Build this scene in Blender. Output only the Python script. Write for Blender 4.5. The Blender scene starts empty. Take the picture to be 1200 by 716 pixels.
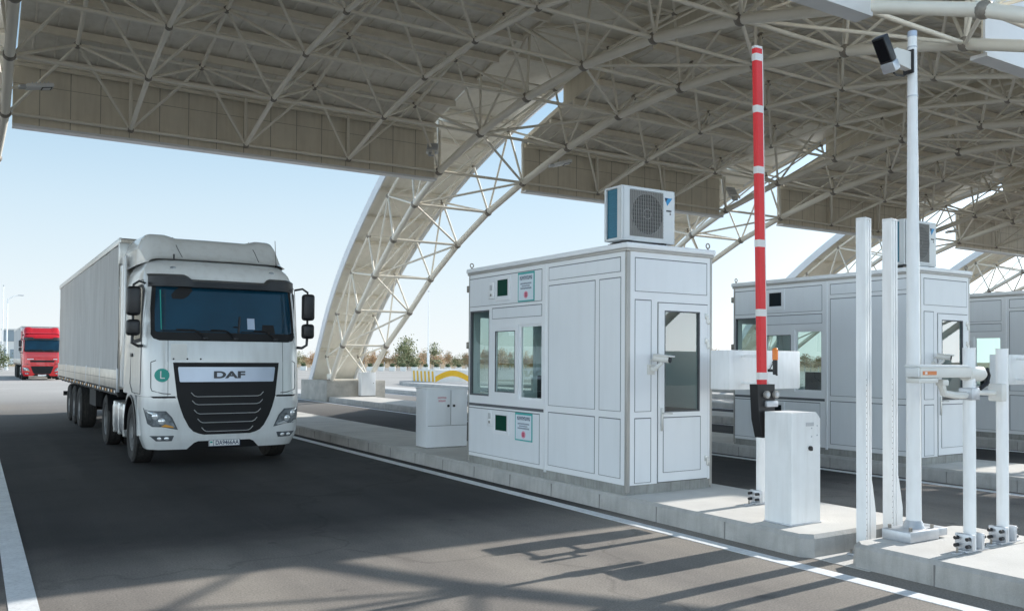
import bpy, bmesh, math, random
from math import sin, cos, pi, radians, sqrt, atan2
from mathutils import Vector, Matrix, noise

random.seed(7)
sc = bpy.context.scene
COL = sc.collection

# ------------------------------------------------------------------ materials
def new_mat(name):
    m = bpy.data.materials.new(name); m.use_nodes = True
    nt = m.node_tree
    b = nt.nodes['Principled BSDF']
    return m, nt, b

def simple(name, col, rough=0.5, metal=0.0, var=0.12, scale=3.0, bump=0.0, bscale=60.0, dirt=None, dirt_amt=0.0, stretch=None, coat=0.0, spec=None, fine=0.0):
    """principled paint with procedural colour variation, optional dirt (streaks) and bump"""
    m, nt, b = new_mat(name)
    N, L = nt.nodes, nt.links
    b.inputs['Roughness'].default_value = rough
    b.inputs['Metallic'].default_value = metal
    if coat: b.inputs['Coat Weight'].default_value = coat
    if spec is not None: b.inputs['Specular IOR Level'].default_value = spec
    tc = N.new('ShaderNodeTexCoord')
    mp = N.new('ShaderNodeMapping'); L.new(tc.outputs['Object'], mp.inputs['Vector'])
    if stretch: mp.inputs['Scale'].default_value = stretch
    nz = N.new('ShaderNodeTexNoise'); nz.inputs['Scale'].default_value = scale; nz.inputs['Detail'].default_value = 6; nz.inputs['Roughness'].default_value = 0.6
    L.new(mp.outputs[0], nz.inputs['Vector'])
    rp = N.new('ShaderNodeValToRGB')
    a = [c*(1-var) for c in col]; c2 = [min(1, c*(1+var)) for c in col]
    rp.color_ramp.elements[0].position = 0.3; rp.color_ramp.elements[1].position = 0.7
    rp.color_ramp.elements[0].color = (*a, 1); rp.color_ramp.elements[1].color = (*c2, 1)
    L.new(nz.outputs['Fac'], rp.inputs['Fac'])
    out = rp.outputs['Color']
    if dirt:
        n2 = N.new('ShaderNodeTexNoise'); n2.inputs['Scale'].default_value = scale*1.7; n2.inputs['Detail'].default_value = 8
        mp2 = N.new('ShaderNodeMapping'); mp2.inputs['Scale'].default_value = (4, 4, 0.5); L.new(tc.outputs['Object'], mp2.inputs['Vector'])
        L.new(mp2.outputs[0], n2.inputs['Vector'])
        r2 = N.new('ShaderNodeValToRGB'); r2.color_ramp.elements[0].position = 0.45; r2.color_ramp.elements[1].position = 0.8
        r2.color_ramp.elements[0].color = (0, 0, 0, 1); r2.color_ramp.elements[1].color = (dirt_amt,)*3 + (1,)
        L.new(n2.outputs['Fac'], r2.inputs['Fac'])
        mx = N.new('ShaderNodeMixRGB'); L.new(r2.outputs['Color'], mx.inputs['Fac']); L.new(out, mx.inputs['Color1']); mx.inputs['Color2'].default_value = (*dirt, 1)
        out = mx.outputs['Color']
    if fine:
        n4 = N.new('ShaderNodeTexNoise'); n4.inputs['Scale'].default_value = 140; n4.inputs['Detail'].default_value = 3
        L.new(tc.outputs['Object'], n4.inputs['Vector'])
        mr = N.new('ShaderNodeMapRange'); mr.inputs['From Min'].default_value = .3; mr.inputs['From Max'].default_value = .7
        mr.inputs['To Min'].default_value = 1-fine; mr.inputs['To Max'].default_value = 1+fine
        L.new(n4.outputs['Fac'], mr.inputs['Value'])
        mm = N.new('ShaderNodeMixRGB'); mm.blend_type = 'MULTIPLY'; mm.inputs['Fac'].default_value = 1
        L.new(out, mm.inputs['Color1']); L.new(mr.outputs[0], mm.inputs['Color2']); out = mm.outputs['Color']
    L.new(out, b.inputs['Base Color'])
    if bump:
        n3 = N.new('ShaderNodeTexNoise'); n3.inputs['Scale'].default_value = bscale; n3.inputs['Detail'].default_value = 4
        L.new(tc.outputs['Object'], n3.inputs['Vector'])
        bp = N.new('ShaderNodeBump'); bp.inputs['Strength'].default_value = bump; bp.inputs['Distance'].default_value = 0.02
        L.new(n3.outputs['Fac'], bp.inputs['Height']); L.new(bp.outputs['Normal'], b.inputs['Normal'])
    return m

def glass(name, tint, refl=.06, rough=0.0, trans=1.0):
    m = bpy.data.materials.new(name); m.use_nodes = True
    nt = m.node_tree; N, L = nt.nodes, nt.links; N.clear()
    o = N.new('ShaderNodeOutputMaterial'); mx = N.new('ShaderNodeMixShader')
    lw = N.new('ShaderNodeLayerWeight'); lw.inputs['Blend'].default_value = .5
    pw = N.new('ShaderNodeMath'); pw.operation = 'POWER'; L.new(lw.outputs['Facing'], pw.inputs[0]); pw.inputs[1].default_value = 3.0
    fr = N.new('ShaderNodeMath'); fr.operation = 'MULTIPLY_ADD'; L.new(pw.outputs[0], fr.inputs[0]); fr.inputs[1].default_value = .8; fr.inputs[2].default_value = refl
    t = N.new('ShaderNodeBsdfTransparent'); t.inputs['Color'].default_value = (*tint, 1)
    g = N.new('ShaderNodeBsdfGlossy'); g.inputs['Roughness'].default_value = rough
    nz = N.new('ShaderNodeTexNoise'); nz.inputs['Scale'].default_value = 2.0
    bp = N.new('ShaderNodeBump'); bp.inputs['Strength'].default_value = 0.02; L.new(nz.outputs['Fac'], bp.inputs['Height']); L.new(bp.outputs[0], g.inputs['Normal'])
    L.new(fr.outputs[0], mx.inputs[0]); L.new(t.outputs[0], mx.inputs[1]); L.new(g.outputs[0], mx.inputs[2]); L.new(mx.outputs[0], o.inputs[0])
    return m

M = {}
M['white_panel'] = simple('white_panel', (.84, .86, .88), .32, var=.02, scale=1.2, dirt=(.50, .50, .48), dirt_amt=.10)
M['white_frame'] = simple('white_frame', (.88, .89, .90), .35, var=.02, scale=2)
M['gasket'] = simple('gasket', (.12, .125, .135), .6)
M['alu'] = simple('alu', (.62, .62, .60), .38, .7, var=.06, scale=6)
M['alu_trim'] = simple('alu_trim', (.46, .44, .41), .45, .3, var=.08)
M['plinth'] = simple('plinth', (.33, .33, .31), .7, var=.2, scale=4, dirt=(.15, .14, .12), dirt_amt=.5)
M['booth_glass'] = glass('booth_glass', (.72, .86, .83), .16)
M['clear_glass'] = glass('clear_glass', (.66, .74, .72), .03)
M['green_glass'] = simple('green_glass', (.004, .055, .035), .5, var=.1, spec=.1)
M['dark_glass'] = simple('dark_glass', (.004, .010, .014), .4, var=.1, spec=.15)
M['teal_glass'] = simple('teal_glass', (.003, .06, .09), .5, var=.1, spec=.1)
M['dark_interior'] = simple('dark_interior', (.06, .065, .07), .6, var=.2)
M['desk'] = simple('desk', (.05, .045, .04), .5, var=.2)
M['poster_border'] = simple('poster_border', (.05, .42, .40), .5)
M['poster_paper'] = simple('poster_paper', (.72, .80, .86), .5, var=.03)
M['ink'] = simple('ink', (.03, .05, .11), .5)
M['red_ink'] = simple('red_ink', (.55, .10, .16), .5)
M['pink_ink'] = simple('pink_ink', (.75, .38, .48), .5)
M['tube_paint'] = simple('tube_paint', (.92, .87, .76), .45, var=.07, scale=1.5, dirt=(.55, .48, .36), dirt_amt=.25)
M['node_steel'] = simple('node_steel', (.30, .27, .23), .5, .2, var=.2)
M['deck'] = simple('deck', (.86, .82, .74), .55, .1, var=.12, scale=.8, dirt=(.45, .40, .30), dirt_amt=.3, stretch=(1, 1, 1))
M['purlin'] = simple('purlin', (.84, .78, .66), .5, var=.08)
M['fascia_in'] = simple('fascia_in', (.79, .73, .61), .55, var=.07, scale=1.3, dirt=(.45, .38, .26), dirt_amt=.25)
M['fascia_seam'] = simple('fascia_seam', (.42, .38, .30), .7)
M['fascia_out'] = simple('fascia_out', (.80, .81, .82), .35, var=.02)
M['skin'] = simple('skin', (.93, .89, .79), .5, var=.04, scale=.9, dirt=(.55, .50, .40), dirt_amt=.2)
M['skin_out'] = simple('skin_out', (.78, .80, .82), .4, var=.03)
M['concrete'] = simple('concrete', (.66, .64, .60), .85, var=.10, scale=1.6, bump=.25, bscale=45, fine=.07)
M['kerb'] = simple('kerb', (.46, .45, .43), .85, var=.18, scale=2.5, dirt=(.26, .24, .21), dirt_amt=.35, bump=.3, bscale=40, fine=.08)
M['concrete_block'] = simple('concrete_block', (.45, .43, .39), .9, var=.22, scale=2.2, bump=.3, fine=.08)
M['joint'] = simple('joint', (.27, .26, .25), .9)
M['marking'] = simple('marking', (.86, .87, .87), .7, var=.10, scale=4, dirt=(.35, .35, .35), dirt_amt=.35, bump=.2, bscale=90, fine=.08)
M['steel_white'] = simple('steel_white', (.89, .90, .90), .38, var=.04, scale=3, dirt=(.5, .48, .44), dirt_amt=.2)
M['cream_plastic'] = simple('cream_plastic', (.74, .73, .69), .42, var=.04)
M['galv'] = simple('galv', (.55, .57, .60), .4, .55, var=.1, scale=9)
M['black_plastic'] = simple('black_plastic', (.014, .014, .016), .42, var=.2)
M['black_matte'] = simple('black_matte', (.006, .006, .007), .7, var=.2)
M['rubber'] = simple('rubber', (.022, .021, .020), .85, var=.3, scale=5, dirt=(.09, .08, .07), dirt_amt=.5, bump=.2)
M['red_arm'] = simple('red_arm', (.80, .022, .03), .4, var=.05, fine=.05)
M['reflect_white'] = simple('reflect_white', (.80, .78, .76), .3, var=.05)
M['orange'] = simple('orange', (.85, .22, .02), .25, var=.05)
M['orange_mark'] = simple('orange_mark', (.72, .22, .06), .4, var=.05)
M['lens'] = simple('lens', (.01, .01, .012), .08)
M['led'] = simple('led', (.85, .86, .88), .3, var=.03)
M['ac_body'] = simple('ac_body', (.74, .76, .76), .4, var=.03)
M['ac_grille'] = simple('ac_grille', (.30, .29, .27), .5, var=.1)
M['ac_dark'] = simple('ac_dark', (.035, .035, .034), .7)
M['ac_coil'] = simple('ac_coil', (.035, .17, .25), .4, .3, var=.15, scale=30, stretch=(1, 1, 8))
M['logo_blue'] = simple('logo_blue', (.02, .30, .62), .35)
M['logo_navy'] = simple('logo_navy', (.006, .02, .08), .35)
M['truck_white'] = simple('truck_white', (.74, .75, .74), .22, var=.03, scale=1.5, dirt=(.40, .37, .33), dirt_amt=.22, coat=.5)
M['truck_red'] = simple('truck_red', (.62, .015, .02), .25, var=.06, coat=.5)
M['truck_seam'] = simple('truck_seam', (.10, .10, .10), .6)
M['windscreen'] = simple('windscreen', (.005, .040, .072), .06, var=.25, scale=.9)
M['side_glass'] = simple('side_glass', (.10, .11, .10), .08, var=.5, scale=2)
M['chrome'] = simple('chrome', (.75, .76, .78), .18, 1.0, var=.04)
M['slat_silver'] = simple('slat_silver', (.50, .50, .50), .35, .25, var=.05)
M['logo_bar'] = simple('logo_bar', (.46, .52, .62), .3, .25, var=.05)
M['logo_text'] = simple('logo_text', (.04, .045, .055), .3, .4)
M['lamp_glass'] = simple('lamp_glass', (.34, .37, .39), .08, .4, var=.6, scale=9)
M['lamp_rim'] = simple('lamp_rim', (.10, .11, .12), .3, var=.3)
M['lamp_bright'] = simple('lamp_bright', (.85, .86, .86), .12, .4, var=.1)
M['badge'] = simple('badge', (.0, .30, .24), .4)
M['plate'] = simple('plate', (.75, .76, .74), .4, var=.03)
M['tarp'] = simple('tarp', (.47, .47, .465), .55, var=.10, scale=1.1, dirt=(.27, .26, .25), dirt_amt=.6, stretch=(1, 1, .35), bump=.12, bscale=6)
M['alu_board'] = simple('alu_board', (.60, .56, .50), .35, .5, var=.18, scale=3, dirt=(.30, .26, .2), dirt_amt=.5)
M['chassis'] = simple('chassis', (.012, .012, .013), .7, var=.3)
M['rim'] = simple('rim', (.22, .22, .22), .5, .3, var=.2, dirt=(.07, .06, .05), dirt_amt=.6)
M['tank'] = simple('tank', (.62, .63, .64), .28, .85, var=.08, scale=5)
M['reflect_red'] = simple('reflect_red', (.55, .04, .03), .4)
M['reflect_amber'] = simple('reflect_amber', (.75, .36, .06), .4)
M['yellow'] = simple('yellow', (.80, .46, .01), .5, var=.08)
M['stripe_white'] = simple('stripe_white', (.78, .77, .73), .5, var=.05)
M['building_white'] = simple('building_white', (.76, .76, .75), .6, var=.04, scale=.3)
M['building_grey'] = simple('building_grey', (.26, .32, .37), .5, var=.08, scale=.4)
M['bark'] = simple('bark', (.16, .12, .09), .9, var=.25, scale=5)
M['lime_bark'] = simple('lime_bark', (.62, .60, .56), .9, var=.15, scale=5)
M['leaf_orange'] = simple('leaf_orange', (.60, .38, .20), .7, var=.45, scale=1.3)  # autumn leaf tones lightened and muted, distance haze painted into the colour
M['leaf_rust'] = simple('leaf_rust', (.50, .33, .19), .7, var=.45, scale=1.3)
M['leaf_olive'] = simple('leaf_olive', (.33, .33, .18), .7, var=.45, scale=1.3)
M['leaf_green'] = simple('leaf_green', (.075, .11, .04), .7, var=.5, scale=1.3)

def ground_mat():
    m, nt, b = new_mat('asphalt_and_yard')
    N, L = nt.nodes, nt.links
    geo = N.new('ShaderNodeNewGeometry')
    sep = N.new('ShaderNodeSeparateXYZ'); L.new(geo.outputs['Position'], sep.inputs[0])
    def nz(scale, det=6, rough=.6, stretch=None):
        n = N.new('ShaderNodeTexNoise'); n.inputs['Scale'].default_value = scale; n.inputs['Detail'].default_value = det; n.inputs['Roughness'].default_value = rough
        if stretch:
            mp = N.new('ShaderNodeMapping'); mp.inputs['Scale'].default_value = stretch
            L.new(geo.outputs['Position'], mp.inputs['Vector']); L.new(mp.outputs[0], n.inputs['Vector'])
        else: L.new(geo.outputs['Position'], n.inputs['Vector'])
        return n.outputs['Fac']
    def ramp(fac, p0, c0, p1, c1):
        r = N.new('ShaderNodeValToRGB'); r.color_ramp.elements[0].position = p0; r.color_ramp.elements[1].position = p1
        r.color_ramp.elements[0].color = (*c0, 1); r.color_ramp.elements[1].color = (*c1, 1); L.new(fac, r.inputs['Fac']); return r.outputs['Color']
    def mix(mode, fac, a, c):
        x = N.new('ShaderNodeMixRGB'); x.blend_type = mode
        if isinstance(fac, float): x.inputs['Fac'].default_value = fac
        else: L.new(fac, x.inputs['Fac'])
        L.new(a, x.inputs['Color1'])
        if isinstance(c, tuple): x.inputs['Color2'].default_value = (*c, 1)
        else: L.new(c, x.inputs['Color2'])
        return x.outputs['Color']
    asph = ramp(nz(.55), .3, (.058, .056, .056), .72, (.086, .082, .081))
    # sunlight put into the colour: asphalt paler outside the roof, darker under it
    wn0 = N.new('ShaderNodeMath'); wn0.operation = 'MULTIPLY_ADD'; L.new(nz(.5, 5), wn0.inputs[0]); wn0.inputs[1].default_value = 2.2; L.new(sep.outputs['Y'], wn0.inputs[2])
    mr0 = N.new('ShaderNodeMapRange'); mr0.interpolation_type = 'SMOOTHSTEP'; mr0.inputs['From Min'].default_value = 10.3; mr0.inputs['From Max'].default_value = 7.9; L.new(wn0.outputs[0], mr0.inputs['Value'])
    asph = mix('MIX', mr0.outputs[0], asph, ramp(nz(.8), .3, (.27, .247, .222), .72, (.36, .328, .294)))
    agg = ramp(nz(62, 5, .75), .3, (.50, .50, .50), .72, (1.5, 1.48, 1.44))
    asph = mix('MULTIPLY', .8, asph, agg)
    # driven lanes: long soft dark wheel marks along the lane
    trk = ramp(nz(.9, 4, .5, (1.0, .05, 1)), .40, (.72, .72, .74), .64, (1.12, 1.11, 1.09))
    asph = mix('MULTIPLY', .8, asph, trk)
    spots = ramp(nz(1.4, 3, .4), .70, (1, 1, 1), .80, (.72, .72, .74))
    asph = mix('MULTIPLY', 1.0, asph, spots)
    vor = N.new('ShaderNodeTexVoronoi'); vor.feature = 'DISTANCE_TO_EDGE'; vor.inputs['Scale'].default_value = .21
    wob = N.new('ShaderNodeMixRGB'); wob.inputs['Fac'].default_value = .12; L.new(geo.outputs['Position'], wob.inputs['Color1'])
    wn = N.new('ShaderNodeTexNoise'); wn.inputs['Scale'].default_value = 1.1; wn.inputs['Detail'].default_value = 5; L.new(geo.outputs['Position'], wn.inputs['Vector']); L.new(wn.outputs['Color'], wob.inputs['Color2']); wob.blend_type = 'ADD'
    wsc = N.new('ShaderNodeVectorMath'); wsc.operation = 'MULTIPLY_ADD'; L.new(wn.outputs['Color'], wsc.inputs[0]); wsc.inputs[1].default_value = (1.4, 1.4, 0); L.new(geo.outputs['Position'], wsc.inputs[2]); L.new(wsc.outputs[0], vor.inputs['Vector'])
    asph = mix('MULTIPLY', 1.0, asph, ramp(vor.outputs['Distance'], .0, (.80, .80, .80), .008, (1, 1, 1)))
    smear = ramp(nz(1.0, 5, .65, (3.2, .35, 1)), .66, (1, 1, 1), .76, (1.45, 1.44, 1.42))
    asph = mix('MULTIPLY', .7, asph, smear)
    oil = ramp(nz(2.3, 4, .55), .66, (1, 1, 1), .74, (.55, .55, .57))
    asph = mix('MULTIPLY', .8, asph, oil)
    # concrete yard past the canopy, colour paled for far sunlight, dry steppe beyond it
    yard = ramp(nz(.12, 6), .3, (.43, .405, .37), .7, (.54, .51, .47))
    yard = mix('MULTIPLY', .5, yard, ramp(nz(8, 5), .3, (.8, .8, .8), .7, (1.15, 1.15, 1.15)))
    mr = N.new('ShaderNodeMapRange'); mr.inputs['From Min'].default_value = 22; mr.inputs['From Max'].default_value = 46
    L.new(sep.outputs['Y'], mr.inputs['Value'])
    col = mix('MIX', mr.outputs[0], asph, yard)
    step = ramp(nz(.03, 6), .3, (.30, .22, .13), .7, (.42, .33, .22))
    ln = N.new('ShaderNodeVectorMath'); ln.operation = 'LENGTH'; L.new(geo.outputs['Position'], ln.inputs[0])
    mr2 = N.new('ShaderNodeMapRange'); mr2.inputs['From Min'].default_value = 150; mr2.inputs['From Max'].default_value = 165
    L.new(ln.outputs['Value'], mr2.inputs['Value'])
    col = mix('MIX', mr2.outputs[0], col, step)
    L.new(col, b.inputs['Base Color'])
    b.inputs['Roughness'].default_value = .9
    b.inputs['Specular IOR Level'].default_value = .2
    bp = N.new('ShaderNodeBump'); bp.inputs['Strength'].default_value = .45; bp.inputs['Distance'].default_value = .006
    L.new(nz(120, 3, .7), bp.inputs['Height']); L.new(bp.outputs[0], b.inputs['Normal'])
    return m
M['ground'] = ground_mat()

# ------------------------------------------------------------------ mesh builder
class MB:
    def __init__(s): s.v = []; s.f = []; s.m = []; s.mats = []
    def mi(s, mat):
        if mat not in s.mats: s.mats.append(mat)
        return s.mats.index(mat)
    def add(s, vs, fs, mat):
        o = len(s.v); s.v += [tuple(p) for p in vs]; i = s.mi(mat)
        for f in fs: s.f.append([o+k for k in f]); s.m.append(i)
        return s
    def box(s, lo, hi, mat, mtx=None):
        x0, y0, z0 = lo; x1, y1, z1 = hi
        vs = [(x0,y0,z0),(x1,y0,z0),(x1,y1,z0),(x0,y1,z0),(x0,y0,z1),(x1,y0,z1),(x1,y1,z1),(x0,y1,z1)]
        if mtx: vs = [mtx @ Vector(p) for p in vs]
        return s.add(vs, [(0,3,2,1),(4,5,6,7),(0,1,5,4),(1,2,6,5),(2,3,7,6),(3,0,4,7)], mat)
    def cbox(s, lo, hi, mat, b=.01, seg=2, mtx=None):
        bm = bmesh.new()
        c = [(lo[i]+hi[i])/2 for i in range(3)]; d = [hi[i]-lo[i] for i in range(3)]
        bmesh.ops.create_cube(bm, size=1.0, matrix=Matrix.Translation(c) @ Matrix.Diagonal((*d, 1)))
        b = min(b, min(d)*.49)
        bmesh.ops.bevel(bm, geom=bm.edges[:], offset=b, segments=seg, profile=.5, affect='EDGES')
        bm.verts.index_update()
        vs = [(mtx @ v.co) if mtx else v.co.copy() for v in bm.verts]
        s.add(vs, [[v.index for v in f.verts] for f in bm.faces], mat); bm.free(); return s
    def tube(s, p, q, r, mat, n=10, r2=None, caps=True):
        p = Vector(p); q = Vector(q); r2 = r if r2 is None else r2
        d = (q-p).normalized(); a = d.orthogonal().normalized(); b = d.cross(a)
        vs = []
        for i in range(n):
            t = 2*pi*i/n; o = a*cos(t)+b*sin(t); vs += [p+o*r, q+o*r2]
        fs = [(2*i, 2*((i+1) % n), 2*((i+1) % n)+1, 2*i+1) for i in range(n)]
        if caps: fs += [[2*i for i in range(n)][::-1], [2*i+1 for i in range(n)]]
        return s.add(vs, fs, mat)
    def path(s, pts, r, mat, n=8):
        pts = [Vector(p) for p in pts]; rings = []
        up = None
        for i, p in enumerate(pts):
            d = (pts[min(i+1, len(pts)-1)]-pts[max(i-1, 0)]).normalized()
            a = d.orthogonal().normalized() if up is None else (up-d*up.dot(d)).normalized()
            up = a; b = d.cross(a)
            rings.append([p+(a*cos(2*pi*k/n)+b*sin(2*pi*k/n))*r for k in range(n)])
        vs = [v for rr in rings for v in rr]; fs = []
        for i in range(len(pts)-1):
            for k in range(n): fs.append((i*n+k, i*n+(k+1) % n, (i+1)*n+(k+1) % n, (i+1)*n+k))
        fs += [list(range(n))[::-1], [(len(pts)-1)*n+k for k in range(n)]]
        return s.add(vs, fs, mat)
    def sphere(s, c, r, mat, nu=10, nv=6, sc3=(1,1,1)):
        vs = []; fs = []
        for j in range(nv+1):
            ph = pi*j/nv
            for i in range(nu):
                t = 2*pi*i/nu; vs.append((c[0]+r*sc3[0]*sin(ph)*cos(t), c[1]+r*sc3[1]*sin(ph)*sin(t), c[2]+r*sc3[2]*cos(ph)))
        for j in range(nv):
            for i in range(nu): fs.append((j*nu+i, (j+1)*nu+i, (j+1)*nu+(i+1) % nu, j*nu+(i+1) % nu))
        return s.add(vs, fs, mat)
    def grid(s, rows, mat, flip=False):
        n = len(rows[0]); vs = [p for r in rows for p in r]; fs = []
        for j in range(len(rows)-1):
            for i in range(n-1):
                f = (j*n+i, j*n+i+1, (j+1)*n+i+1, (j+1)*n+i); fs.append(f[::-1] if flip else f)
        return s.add(vs, fs, mat)
    def prism(s, poly, axis, a, b, mat):
        """poly of 2D points extruded along axis 'x','y' or 'z' from a to b"""
        def P(u, v, w): return {'x': (w, u, v), 'y': (u, w, v), 'z': (u, v, w)}[axis]
        n = len(poly); vs = [P(u, v, a) for u, v in poly]+[P(u, v, b) for u, v in poly]
        fs = [(i, (i+1) % n, n+(i+1) % n, n+i) for i in range(n)]+[list(range(n))[::-1], list(range(n, 2*n))]
        return s.add(vs, fs, mat)
    def lathe_x(s, prof, c, mat, n=28):
        """profile of (x, r) revolved about the x axis through c"""
        vs = []; fs = []
        for x, r in prof:
            for i in range(n):
                t = 2*pi*i/n; vs.append((c[0]+x, c[1]+r*cos(t), c[2]+r*sin(t)))
        for j in range(len(prof)-1):
            for i in range(n): fs.append((j*n+i, j*n+(i+1) % n, (j+1)*n+(i+1) % n, (j+1)*n+i))
        return s.add(vs, fs, mat)
    def build(s, name, parent=None, smooth=True, ang=35):
        me = bpy.data.meshes.new(name); me.from_pydata(s.v, [], s.f)
        for m in s.mats: me.materials.append(M[m])
        for p, i in zip(me.polygons, s.m): p.material_index = i
        bm = bmesh.new(); bm.from_mesh(me); bmesh.ops.recalc_face_normals(bm, faces=bm.faces[:]); bm.to_mesh(me); bm.free()
        if smooth:
            me.polygons.foreach_set('use_smooth', [True]*len(me.polygons)); me.set_sharp_from_angle(angle=radians(ang))
        return link(name, me, parent)

def link(name, data, parent=None):
    o = bpy.data.objects.new(name, data); COL.objects.link(o)
    if parent is not None: o.parent = parent
    return o
def thing(name, label, cat, loc=(0,0,0), rz=0.0, group=None):
    o = link(name, None); o.location = loc; o.rotation_euler = (0, 0, rz); o.empty_display_size = .2
    return tag(o, label, cat, group)
def tag(o, label, cat, group=None):
    o['label'] = label; o['category'] = cat
    if group: o['group'] = group
    return o
def struct(o): o['kind'] = 'structure'; return o
def copy_tree(o, parent=None):
    c = o.copy(); COL.objects.link(c)
    if parent is not None: c.parent = parent
    for ch in list(o.children): copy_tree(ch, c)
    return c
def recopy(src, label, loc, rz=None, group=None):
    c = copy_tree(src); c.location = loc
    if rz is not None: c.rotation_euler = (0, 0, rz)
    c['label'] = label
    if group: c['group'] = group
    return c

_cyl = {}
def strut(name, p, q, r, mat, parent, n=8):
    """one straight tube as its own object, sharing a unit cylinder mesh"""
    k = (round(r, 4), mat, n)
    if k not in _cyl:
        mb = MB().tube((0,0,0), (0,0,1), r, mat, n)
        me = bpy.data.meshes.new('tube'); me.from_pydata(mb.v, [], mb.f); me.materials.append(M[mat])
        me.polygons.foreach_set('use_smooth', [True]*len(me.polygons)); me.set_sharp_from_angle(angle=radians(60))
        _cyl[k] = me
    p = Vector(p); q = Vector(q); d = q-p
    o = link(name, _cyl[k], parent)
    o.rotation_mode = 'QUATERNION'
    o.location = p; o.rotation_quaternion = d.to_track_quat('Z', 'Y'); o.scale = (1, 1, d.length)
    return o

_ball = []
def joint(c, r, parent):
    if not _ball:
        o = MB().sphere((0,0,0), 1.0, 'node_steel', 10, 7).build('joint_node', None); _ball.append(o.data); bpy.data.objects.remove(o)
    o = link('joint_node', _ball[0], parent); o.location = c; o.scale = (r, r, r)
    return o

def text_part(txt, size, mat, parent, loc, rot=(pi/2, 0, 0), name='lettering', sx=1.0, depth=.002, shear=0, bold=0.0):
    cu = bpy.data.curves.new('txt', 'FONT'); cu.body = txt; cu.size = size; cu.extrude = depth; cu.align_x = 'CENTER'; cu.align_y = 'CENTER'; cu.shear = shear; cu.offset = bold
    t = bpy.data.objects.new('txt', cu); COL.objects.link(t)
    dg = bpy.context.evaluated_depsgraph_get()
    me = bpy.data.meshes.new_from_object(t.evaluated_get(dg)); bpy.data.objects.remove(t)
    me.materials.clear(); me.materials.append(M[mat])
    o = link(name, me, parent); o.location = loc; o.rotation_euler = rot; o.scale = (sx, 1, 1)
    return o

def lerp_tab(tab, z):
    if z <= tab[0][0]: return tab[0][1]
    for (a, va), (b, vb) in zip(tab, tab[1:]):
        if z <= b: return va+(vb-va)*(z-a)/(b-a)
    return tab[-1][1]

# ------------------------------------------------------------------ camera, sky, sun
f, cy_, yaw, pit, roll = 1012.15, 398.56, 0.558332, 0.0217809, 0.0069859
Fv = Vector((sin(yaw)*cos(pit), cos(yaw)*cos(pit), sin(pit)))
R0 = Vector((cos(yaw), -sin(yaw), 0)); U0 = R0.cross(Fv)
Rv = R0*cos(roll)+U0*sin(roll); Uv = U0*cos(roll)-R0*sin(roll)
cam = bpy.data.cameras.new('camera'); co = link('camera', cam)
co.matrix_world = Matrix(((Rv.x, Uv.x, -Fv.x, 0), (Rv.y, Uv.y, -Fv.y, 0), (Rv.z, Uv.z, -Fv.z, 1.75), (0, 0, 0, 1)))
cam.sensor_width = 36; cam.lens = 36*f/1200; cam.shift_y = (cy_-358)/1200
cam.clip_start = .05; cam.clip_end = 6000
sc.camera = co

HAZE = 1.0
SUN = Vector((1.68, .115, 1.0)).normalized()
el = math.asin(SUN.z); az = atan2(SUN.x, SUN.y)
w = bpy.data.worlds.new('World'); sc.world = w; w.use_nodes = True
nt = w.node_tree; bg = nt.nodes['Background']
sky = nt.nodes.new('ShaderNodeTexSky'); sky.sky_type = 'NISHITA'; sky.sun_disc = False
sky.sun_elevation = el; sky.sun_rotation = az; sky.altitude = 300; sky.air_density = 1.0; sky.dust_density = .6; sky.ozone_density = 2.0
# autumn haze: the clear sky pales to white towards the horizon
tcw = nt.nodes.new('ShaderNodeTexCoord'); sepw = nt.nodes.new('ShaderNodeSeparateXYZ'); nt.links.new(tcw.outputs['Generated'], sepw.inputs[0])
hz = nt.nodes.new('ShaderNodeValToRGB'); nt.links.new(sepw.outputs['Z'], hz.inputs['Fac'])
HZ = [(0.0, .97), (.06, .95), (.16, .84), (.35, .45), (.8, .15)]
el_ = hz.color_ramp.elements
el_[0].position, el_[0].color = HZ[0][0], (HZ[0][1],)*3+(1,); el_[1].position, el_[1].color = HZ[-1][0], (HZ[-1][1],)*3+(1,)
for p_, v_ in HZ[1:-1]:
    e_ = el_.new(p_); e_.color = (v_,)*3+(1,)
mxw = nt.nodes.new('ShaderNodeMixRGB'); nt.links.new(hz.outputs[0], mxw.inputs['Fac']); nt.links.new(sky.outputs[0], mxw.inputs['Color1'])
hc = nt.nodes.new('ShaderNodeValToRGB'); nt.links.new(sepw.outputs['Z'], hc.inputs['Fac'])
hc.color_ramp.elements[0].position = 0.0; hc.color_ramp.elements[0].color = (.93, .98, 1.0, 1); hc.color_ramp.elements[1].position = .32; hc.color_ramp.elements[1].color = (.50, .78, .97, 1)
hs = nt.nodes.new('ShaderNodeMixRGB'); hs.blend_type = 'MULTIPLY'; hs.inputs['Fac'].default_value = 1; nt.links.new(hc.outputs[0], hs.inputs['Color1']); hs.inputs['Color2'].default_value = (HAZE/.15, HAZE/.15, HAZE/.15, 1)
nt.links.new(hs.outputs[0], mxw.inputs['Color2'])
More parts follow.
